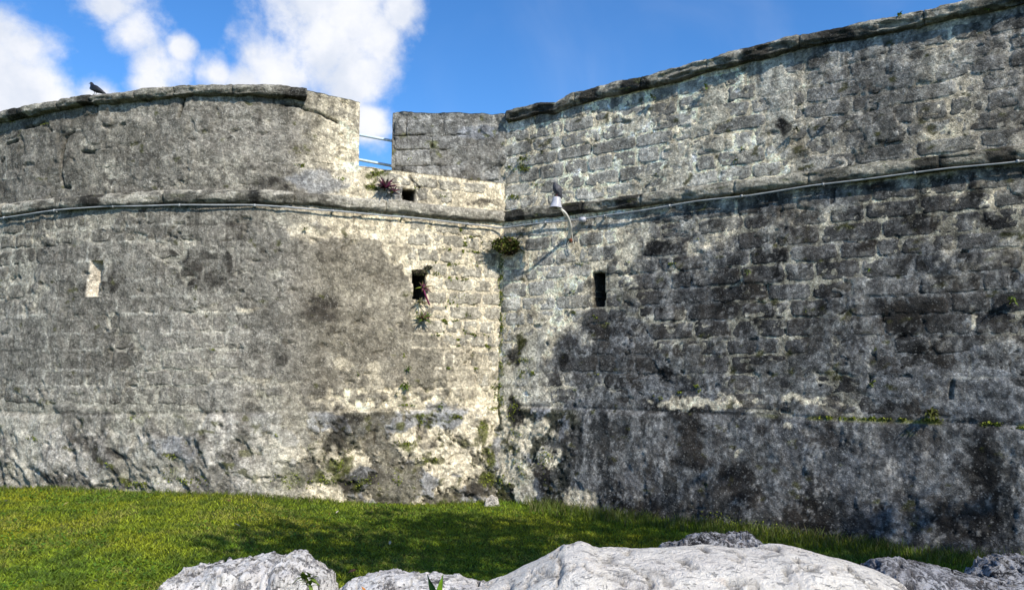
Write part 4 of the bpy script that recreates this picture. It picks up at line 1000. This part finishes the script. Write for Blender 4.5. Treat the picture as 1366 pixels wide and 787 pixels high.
PUR = [((.07, .008, .03), (.10, .012, .04)), ((.04, .008, .02), (.02, .025, .010)), ((.12, .012, .05), (.04, .015, .02))]
GRN = [((.10, .13, .02), (.06, .10, .015)), ((.04, .06, .01), (.10, .13, .03)), ((.14, .03, .05), (.05, .07, .015))]
nf = Vector((float(PL.nrm(1.5)[0]), float(PL.nrm(1.5)[1]), 0)); nr = Vector((float(PR.nrm(1)[0]), float(PR.nrm(1)[1]), 0))
def onL(px, py, d=.05): return V3(PL, *PL.inv(px, py, d), d)
def onR(px, py, d=.05): return V3(PR, *PR.inv(px, py, d), d)
rosette(onL(514, 251), nf, 19, .27, .056, PUR, 'dark purple spiky-leaved plant growing on the ledge beside the small square hole', seed=1, spread=1.05)
rosette(onL(525, 256, .04), nf, 9, .18, .04, PUR+GRN, 'small dull plant close right of the purple spiky one above the moulding', seed=2, spread=1.1)
rosette(onL(565, 425, .07), nf, 14, .20, .048, GRN, 'green star-shaped plant growing below the dark rectangular hole', seed=4, spread=1.25, droop=.1)
rosette(onL(561, 403, .06), nf, 12, .17, .032, [((.09, .09, .03), (.12, .11, .05))], 'drab wispy plant on the lower lip of the dark rectangular hole', seed=5, spread=1.15, droop=.5)
pl = rosette(onL(565, 384, .05), nf, 11, .20, .045, [((.12, .16, .02), (.18, .22, .03)), ((.16, .015, .09), (.06, .08, .015))], 'yellow-green and magenta plant sprouting from the dark rectangular hole', seed=6, spread=1.1)
bm_obj('trailing_stem', tube(smooth_pts([onL(565, 384, .05), onL(567, 392, .10), onL(570, 400, .08), onL(573, 407, .05)]), [.014]*24+[.006], 8), simple_mat('magenta_stem', (.16, .012, .07), .6), pl)

def fern(loc, out, nfr, L, label, seed, cols, cat='fern', name='fern'):
    random.seed(seed); o = empty(name, loc, label, cat); out = Vector(out).normalized()
    for k in range(nfr):
        an = random.uniform(-1.3, 1.3); side = out.cross(Vector((0, 0, 1))); d0 = (out*random.uniform(.1, .6)+side*math.sin(an)*1.1+Vector((0, 0, random.uniform(.1, .9)))).normalized()
        ll = []; l = L*random.uniform(.6, 1.1); p = Vector(loc); d = d0.copy(); n = 9
        for i in range(n):
            p = p+d*l/n; d = (d+Vector((0, 0, -.12))).normalized(); s_d = d.cross(Vector((0, 0, 1))).normalized(); wl = l*.26*(1-i/n*.75)
            c = random.choice(cols)
            for sg in (-1, 1): ll.append((p, s_d*sg+d*.5+Vector((0, 0, random.uniform(-.2, .2))), Vector((0, 0, 1)), wl, wl*.55, .2, c[0], c[1]))
        leafmesh(ll, 'frond', M_LEAF, o)
    return o
FC = [((.10, .15, .02), (.17, .24, .03)), ((.06, .09, .012), (.12, .17, .02)), ((.10, .09, .03), (.13, .10, .04))]
cf = onR(677, 331, .16)
fe = fern(cf, (nf+nr), 26, .34, 'shaggy green fern clump rooted in the inner corner just below the conduit', 21, FC)
random.seed(77)
for k in range(46):
    an = random.uniform(-1.4, 1.4); side = (nf+nr).normalized().cross(Vector((0, 0, 1))); c_ = random.choice(FC)
    leafmesh([(cf+side*random.uniform(-.12, .16)+Vector((0, 0, random.uniform(-.06, .06))), (nf+nr).normalized()*random.uniform(.1, .5)+side*math.sin(an)*1.2+Vector((0, 0, random.uniform(-.1, 1.1))), Vector((0, 0, 1)), random.uniform(.22, .42), .036, .3, c_[0], c_[1])], 'blade', M_LEAF, fe)
# brown root mass of that clump
def mossball(loc, r_, seed, name, cols, parent=None, n=260, flat=.6, leaf=.018):
    q = np.random.default_rng(seed); P = q.normal(size=(n, 3)); P /= np.linalg.norm(P, axis=1)[:, None]; P *= (q.random(n)**.4)[:, None]*np.array([r_, r_*.6, r_*flat])
    P += np.array(loc); a = q.normal(size=(n, 3)); a /= np.linalg.norm(a, axis=1)[:, None]; b = np.cross(a, q.normal(size=(n, 3))); b /= np.linalg.norm(b, axis=1)[:, None]
    l = leaf*(.6+.8*q.random(n))[:, None]
    V = np.stack([P-a*l, P-b*l*.5, P+a*l, P+b*l*.5], 1).reshape(-1, 3); k = np.arange(n)*4
    c = np.array([cols[i] for i in q.integers(0, len(cols), n)])
    return link(name, npmesh(name, V, np.stack([k, k+1, k+2, k+3], 1), M_MOSS, np.repeat(c, 4, 0)), parent)
mossball(cf+Vector((.04, .0, -.03)), .15, 3, 'root_mass', [(.05, .035, .02), (.08, .05, .03), (.03, .03, .012)], fe, 420, .6, .03)
mossball(cf+Vector((-.03, -.03, .05)), .25, 4, 'foliage', [(.11, .13, .02), (.05, .06, .012), (.17, .19, .03), (.08, .05, .02)], fe, 900, .6, .028)
rt = empty('root_tuft', onL(560, 364, .04), 'ragged brown root tuft hanging over the top edge of the dark rectangular hole', 'roots')
mossball(onL(560, 364, .04), .13, 5, 'roots', [(.06, .045, .03), (.10, .08, .05), (.03, .025, .015), (.08, .09, .03)], rt, 420, .42, .024)
mossball(onL(571, 357, .04), .07, 6, 'roots', [(.09, .08, .05), (.05, .05, .025)], rt, 120, .5, .018)
# small green weeds on the walls: each a plant
def weed(loc, out, r_, n, seed, label, cols=None, cat='weed'):
    random.seed(seed); o = empty('weed', loc, label, cat); out = Vector(out); ll = []
    cols = cols or [((.10, .16, .02), (.16, .22, .03)), ((.07, .11, .015), (.12, .17, .02))]
    for k in range(n):
        d = Vector((random.uniform(-1, 1), 0, random.uniform(-.6, 1)))+out*random.uniform(.4, 1.1); c = random.choice(cols)
        b = Vector(loc)+Vector((random.uniform(-1, 1), 0, random.uniform(-1, 1)))*r_*.35
        ll.append((b, d, Vector((0, 0, 1)), r_*random.uniform(.5, 1), r_*random.uniform(.25, .4), .4, c[0], c[1]))
    leafmesh(ll, 'foliage', M_LEAF, o); bm_obj('stem', tube([Vector(loc)-out*.04, Vector(loc)+out*.02], [.004, .005], 6), M_BARK, o); return o
weed(onL(544, 491), nf, .085, 16, 31, 'upper of two small bright green weeds low on the sunlit flank')
weed(onL(541, 515), nf, .12, 24, 32, 'lower and bushier of two green weeds low on the sunlit flank')
weed(onL(529, 525), nf, .06, 9, 33, 'tiny green weed just left of the bushier weed on the flank')
weed(onL(588, 541), nf, .08, 12, 34, 'low green weed on the ledge line of the sunlit flank')
weed(onL(636, 446), nf, .06, 10, 35, 'little leafy green weed near the corner under the block courses')
weed(onL(632, 317-1), nf, .04, 7, 36, 'tiny weed right below the conduit on the left flank')
weed(onL(407, 304), nf, .07, 10, 37, 'green weed on the arris of the bastion just below the conduit')
weed(onR(1243, 549), nr, .13, 30, 38, 'dark olive weed standing on the ledge of the right wall above the mossy strip', [((.05, .06, .015), (.10, .11, .02))])
weed(onR(1106, 160), nr, .07, 12, 39, 'right one of two dark weed tufts high on the right parapet', [((.04, .05, .01), (.08, .09, .02))])
weed(onR(1062, 172), nr, .08, 12, 40, 'left one of two dark weed tufts high on the right parapet', [((.04, .05, .01), (.07, .08, .02))])
weed(onR(871, 129), nr, .09, 16, 41, 'dark green tuft just under the coping of the right wall', [((.04, .06, .01), (.07, .09, .02))])
weed(onR(943, 115), nr, .07, 12, 42, 'bright green tuft under the coping, right of the dark tuft')
weed(onR(997, 362), nr, .07, 14, 43, 'yellow-green weed in a joint in the middle of the dark right wall')
weed(onR(694, 212), nr, .09, 16, 44, 'green tuft in a cracked joint above the lamp, near the inner corner')
weed(onR(1350, 400), nr, .10, 16, 45, 'narrow green weed near the right edge of the dark wall')
weed(onR(875, 232), nr, .05, 10, 46, 'small green weed above the moulding on the right wall')
weed(onR(1200, 20), nr, .08, 10, 48, 'green weed on the coping near the top right of the frame')
weed(onR(1318, 10), nr, .10, 16, 49, 'dark green weed under the coping at the top right corner of the photo')
# crevice weed and foreground sprout
weed(at(410, 775, 4.42)+Vector((0, -.02, .0)), Vector((0, -.5, .6)), .085, 26, 51, 'small green weed growing in the crack of the lower left boulder', None)
sp = at(583, 800, 4.05); sprout = empty('sprout', sp, 'young plant with two upright pointed green leaves in front of the low flat rock', 'plant')
leafmesh([(sp, at(592, 762, 4.0)-sp, Vector((0, -1, .1)), (at(592, 763, 4.0)-sp).length, .036, -.0, (.20, .36, .02), (.28, .46, .03))], 'leaf', M_LEAF, sprout)
leafmesh([(sp, at(570, 764, 4.05)-sp, Vector((-.5, -1, .1)), (at(571, 765, 4.05)-sp).length, .05, 0, (.015, .05, .012), (.02, .06, .012))], 'leaf', M_LEAF, sprout)
leafmesh([(sp, at(596, 782, 4.0)-sp, Vector((.3, -1, .1)), .09, .04, 0, (.01, .04, .01), (.02, .06, .012))], 'leaf', M_LEAF, sprout)

# moss that nobody could count: one object per wall
def moss_on(path, pts, label, seed, cols, spread=1.0, leaf=.013):
    q = np.random.default_rng(seed); PP = []
    # small tufts caught in the joints between blocks, thicker near the inner corner
    ss = q.exponential(1.6, 4000) if path is PR else q.exponential(.9, 4000); zz = q.uniform(1.7, 6.3 if path is PR else 5.3, 4000); jv = joint(path, ss, zz)
    ok = (jv > .7) & (ss < 8) & (fbm(ss*1.2, zz*1.2, 3, seed+5) > -.05); ss, zz = ss[ok][:150 if path is PR else 70], zz[ok][:150 if path is PR else 70]
    for a, b in zip(ss, zz):
        m_ = int(q.integers(8, 40)); PP.append(np.stack([a+q.normal(0, .022, m_), b+q.normal(0, .012, m_)], 1))
    for (px, py, rx, ry, n) in pts:
        a, b = path.inv(px, py); a2 = path.inv(px+rx, py)[0]; b2 = path.inv(px, py+ry)[1]
        s = a+q.normal(0, abs(a2-a)*.55, n); z = b+q.normal(0, abs(b2-b)*.55, n); PP.append(np.stack([s, z], 1))
    PP = np.vstack(PP); m = fbm(PP[:, 0]*14, PP[:, 1]*14, 3, seed) > -.15; PP = PP[m]
    dd = (r_disp if path is PR else l_disp)(PP[:, 0], PP[:, 1]); n = len(PP)
    P = path.P(PP[:, 0], PP[:, 1], dd+.004+.014*q.random(n)); a = q.normal(size=(n, 3)); a /= np.linalg.norm(a, axis=1)[:, None]
    b = np.cross(a, q.normal(size=(n, 3))); b /= np.linalg.norm(b, axis=1)[:, None]; l = leaf*(.6+.9*q.random(n))[:, None]
    V = np.stack([P-a*l, P-b*l*.6, P+a*l, P+b*l*.6], 1).reshape(-1, 3); k = np.arange(n)*4
    c = np.array(cols)[q.integers(0, len(cols), n)]
    o = link('moss', npmesh('moss', V, np.stack([k, k+1, k+2, k+3], 1), M_MOSS, np.repeat(c, 4, 0))); tag(o, label, 'moss', kind='stuff')
MC = [(.17, .21, .02), (.12, .14, .016), (.24, .27, .03), (.06, .07, .014)]; MD = [(.05, .055, .014), (.03, .03, .012), (.09, .11, .02)]
moss_on(PR, [(668,350,4,10,120),(668,385,4,22,260),(669,425,4,22,200),(669,480,4,22,160),(668,520,4,14,160),(684,222,12,3,120),(700,226,8,3,120),(684,262,8,2,80),(669,375,2.5,14,90),(669,395,3,10,80),(672,420,4,10,90),(670,440,3,8,50),(669,460,3,14,60),(669,500,3,16,70),(668,530,4,12,90),(685,545,9,14,160),(690,590,8,30,160),(672,640,8,16,160),(700,628,10,14,120),(730,610,10,20,120),
             (700,212,9,3,90),(692,224,10,3,90),(716,247,9,2,60),(688,265,8,2,40),(1110,557,20,1.6,220),(1160,558,30,2,320),(1200,559,8,2,80),(1243,560,12,2,160),(1330,566,18,2.5,160),(1365,570,10,2,60),(880,530,5,6,40),(930,517,4,5,50),
             (770,354,9,3,90),(763,390,4,3,40),(793,423,5,4,60),(765,417,4,3,40),(838,348,3,2,20),(896,352,5,2,30),(930,318,3,2,20),(700,480,9,4,80),(710,497,10,4,90),(697,500,6,5,50),(1160,360,4,3,20),(1168,470,3,6,40),(1163,510,4,7,50),
             (726,205,5,2,30),(745,260,4,3,30),(820,285,4,1.5,20),(1075,415,3,6,20),(1118,50,10,4,60),(905,105,6,3,40),(980,213,4,3,30),(990,200,3,3,20),(675,330,8,5,80),(850,690,50,5,200),(1000,700,60,8,260),(960,690,20,10,80)],
        'moss and lichen in the joints of the right wall', 61, MC)
moss_on(PL, [(666,372,2,14,70),(666,400,2,10,60),(661,520,4,12,80),(655,545,8,3,80),(640,570,9,10,130),(648,610,8,14,150),(650,640,10,10,140),(500,233,9,3,130),(455,238,6,2,40),(496,249,9,2.5,120),(510,231,8,3,70),(404,221,7,2,60),(545,214,6,3,30),
             (560,250,8,3,60),(590,262,8,2,40),(610,555,16,2,110),(560,560,6,10,100),(540,590,14,5,120),(565,612,16,4,160),(450,620,12,8,160),(430,640,20,8,200),(385,638,14,9,150),(480,640,20,7,160),(530,640,8,8,80),(185,556,12,2,80),(45,585,7,4,60),
             (232,608,6,4,60),(150,618,5,4,50),(228,628,7,4,60),(190,645,26,5,180),(250,640,24,5,120),(560,420,12,8,40),(600,405,12,8,70),(622,420,6,4,40),(583,365,7,3,40),(600,372,6,3,30),(620,395,10,4,50),(540,540,12,1.5,50),(640,330,6,2,20),(655,400,3,3,20),
             (370,580,3,3,20),(18,163,4,3,20),(60,166,8,1.5,40),(640,350,4,2,20),(605,400,8,6,50),(478,500,5,3,20),(540,475,3,3,15)],
        'moss and lichen in the cracks of the left bastion', 62, MC)

# ------------------------------------------------------------------ fallen leaves on the lawn
lm = None; LV = [(0, -.03, 0), (.012, -.012, .004), (.014, .006, .005), (.006, .024, .003), (0, .034, 0), (-.007, .022, .004), (-.015, .004, .006), (-.011, -.014, .003)]
lcols = {'yellow': (.42, .34, .12), 'brown': (.16, .07, .03), 'pale': (.50, .46, .34)}; lms = {}
for k_, c_ in lcols.items():
    me = bpy.data.meshes.new('leaf'); me.from_pydata(LV+[(0, 0, -.002)], [], [(i, (i+1) % 8, 8) for i in range(8)])
    a = me.color_attributes.new('Col', 'FLOAT_COLOR', 'POINT'); a.data.foreach_set('color', np.tile(np.array(c_+(1,), np.float32), 9)); me.materials.append(M_LEAF); lms[k_] = me
LEAVES = [(127,775,'pale','bleached leaf on the grass at the bottom left of the frame, left of the boulder'),(88,672,'yellow','yellow leaf near the far left wall foot'),(255,694,'yellow','yellow leaf on the sunlit turf above the left boulder'),
 (450,683,'pale','bleached leaf on the shaded turf right of the brown leaf'),(440,685,'brown','brown leaf on the turf beside a bleached leaf under the flank'),(477,716,'yellow','yellow leaf in the shade above the low flat rock'),
 (520,724,'pale','bleached leaf in the middle of the shaded lawn'),(593,697,'yellow','yellow leaf on the lawn left of the loose corner stone'),(655,690,'brown','brown leaf lying before the loose stone at the wall corner'),
 (745,696,'brown','brown leaf on the lawn above the biggest boulder'),(305,668,'brown','brown leaf close to the wall foot where the bastion turns'),(8,668,'pale','bleached leaf at the extreme left edge of the lawn'),(316,700,'pale','bleached leaf at the border of sun and shade'),(470,762,'brown','brown leaf on the grass just behind the left boulder')]
for i, (px, py, k_, lab) in enumerate(LEAVES):
    a, b, c = raydir(px, py); t = 10
    for _ in range(5): z = float(ground_z(a*t, b*t)); t = (z+.045-H_EYE)/c
    o = bpy.data.objects.new('fallen_leaf', lms[k_]); COL.objects.link(o); o.location = (a*t, b*t, z+.05); o.rotation_euler = (random.uniform(-.5, .7), random.uniform(-.5, .5), random.uniform(0, 6)); o.scale = [random.uniform(.9, 1.5)]*3
    tag(o, lab, 'leaf', 'fallen leaves scattered on the lawn')
ol = at(485, 786, 4.1); o = bpy.data.objects.new('fallen_leaf', lms['yellow'].copy()); 
o.data.color_attributes['Col'].data.foreach_set('color', np.tile(np.array((.5, .2, .04, 1), np.float32), 9)); COL.objects.link(o); o.location = ol; o.scale = (.8, .7, .7); o.rotation_euler = (.6, .2, 1)
tag(o, 'orange dead leaf on the low flat rock at the bottom edge', 'leaf')

# ------------------------------------------------------------------ shade tree standing right of the photographer
def tree(loc, lobes, label, nleaf, leaf=.11, seed=2):
    q = np.random.default_rng(seed); o = empty('shade_tree', loc, label, 'tree'); L = Vector(loc)
    bm_obj('trunk', tube(smooth_pts([L+Vector((0, 0, -.2)), L+Vector((.05, .05, 1.6)), L+Vector((-.15, .1, 3.2)), L+Vector((-.3, .2, 4.6))]), [.30-.16*i/24 for i in range(25)], 14), M_BARK, o)
    top = L+Vector((-.3, .2, 4.4)); VV = []; CC = []
    for (c, r_) in lobes:
        c = Vector(c); mid = (top+c)/2+Vector((0, 0, -.3)); bm_obj('limb', tube(smooth_pts([top-Vector((0, 0, .8)), mid, c]), [.11-.085*i/16 for i in range(17)], 10), M_BARK, o)
        n = int(nleaf*r_[0]*r_[1]*r_[2]); P = q.normal(size=(n, 3)); P /= np.linalg.norm(P, axis=1)[:, None]; P *= (q.random(n)**.5)[:, None]
        keep = fbm3(P[:, 0]*2.3, P[:, 1]*2.3, P[:, 2]*2.3, 3, seed) > -.3; P = P[keep]; n = len(P); P = P*np.array(r_)+np.array(c)
        a = q.normal(size=(n, 3)); a /= np.linalg.norm(a, axis=1)[:, None]; b = np.cross(a, q.normal(size=(n, 3))); b /= np.linalg.norm(b, axis=1)[:, None]; l = leaf*(.6+.8*q.random(n))[:, None]
        VV.append(np.stack([P-a*l, P-b*l*.5, P+a*l, P+b*l*.5], 1).reshape(-1, 3)); k = .04+.05*q.random(n); CC.append(np.repeat(np.stack([k*.8, k*1.4, k*.3], 1), 4, 0))
    V = np.vstack(VV); k = np.arange(len(V)//4)*4
    cr = link('crown', npmesh('crown', V, np.stack([k, k+1, k+2, k+3], 1), M_LEAF, np.vstack(CC)), o); return o
TREE = [((1.9, 3.2, 6.2), (1.3, 1.5, .5)), ((3.9, 3.5, 6.3), (1.6, 1.6, .6)), ((3.7, 4.7, 6.5), (1.5, .9, .45)), ((6.0, 4.5, 6.5), (1.7, 1.0, .5)), ((6.4, 3.0, 6.4), (1.7, 1.6, .7)), ((8.6, 2.4, 6.5), (1.7, 1.5, .8)), ((10.0, 1.0, 7.0), (1.7, 1.4, 1.0))]
tree((9.0, 2.6, float(ground_z(9.0, 2.6))), TREE, 'broad green shade tree standing outside the right edge of the view', 850)
print('objects', len(bpy.data.objects), 'verts', sum(len(m.vertices) for m in bpy.data.meshes), 'polys', sum(len(m.polygons) for m in bpy.data.meshes))
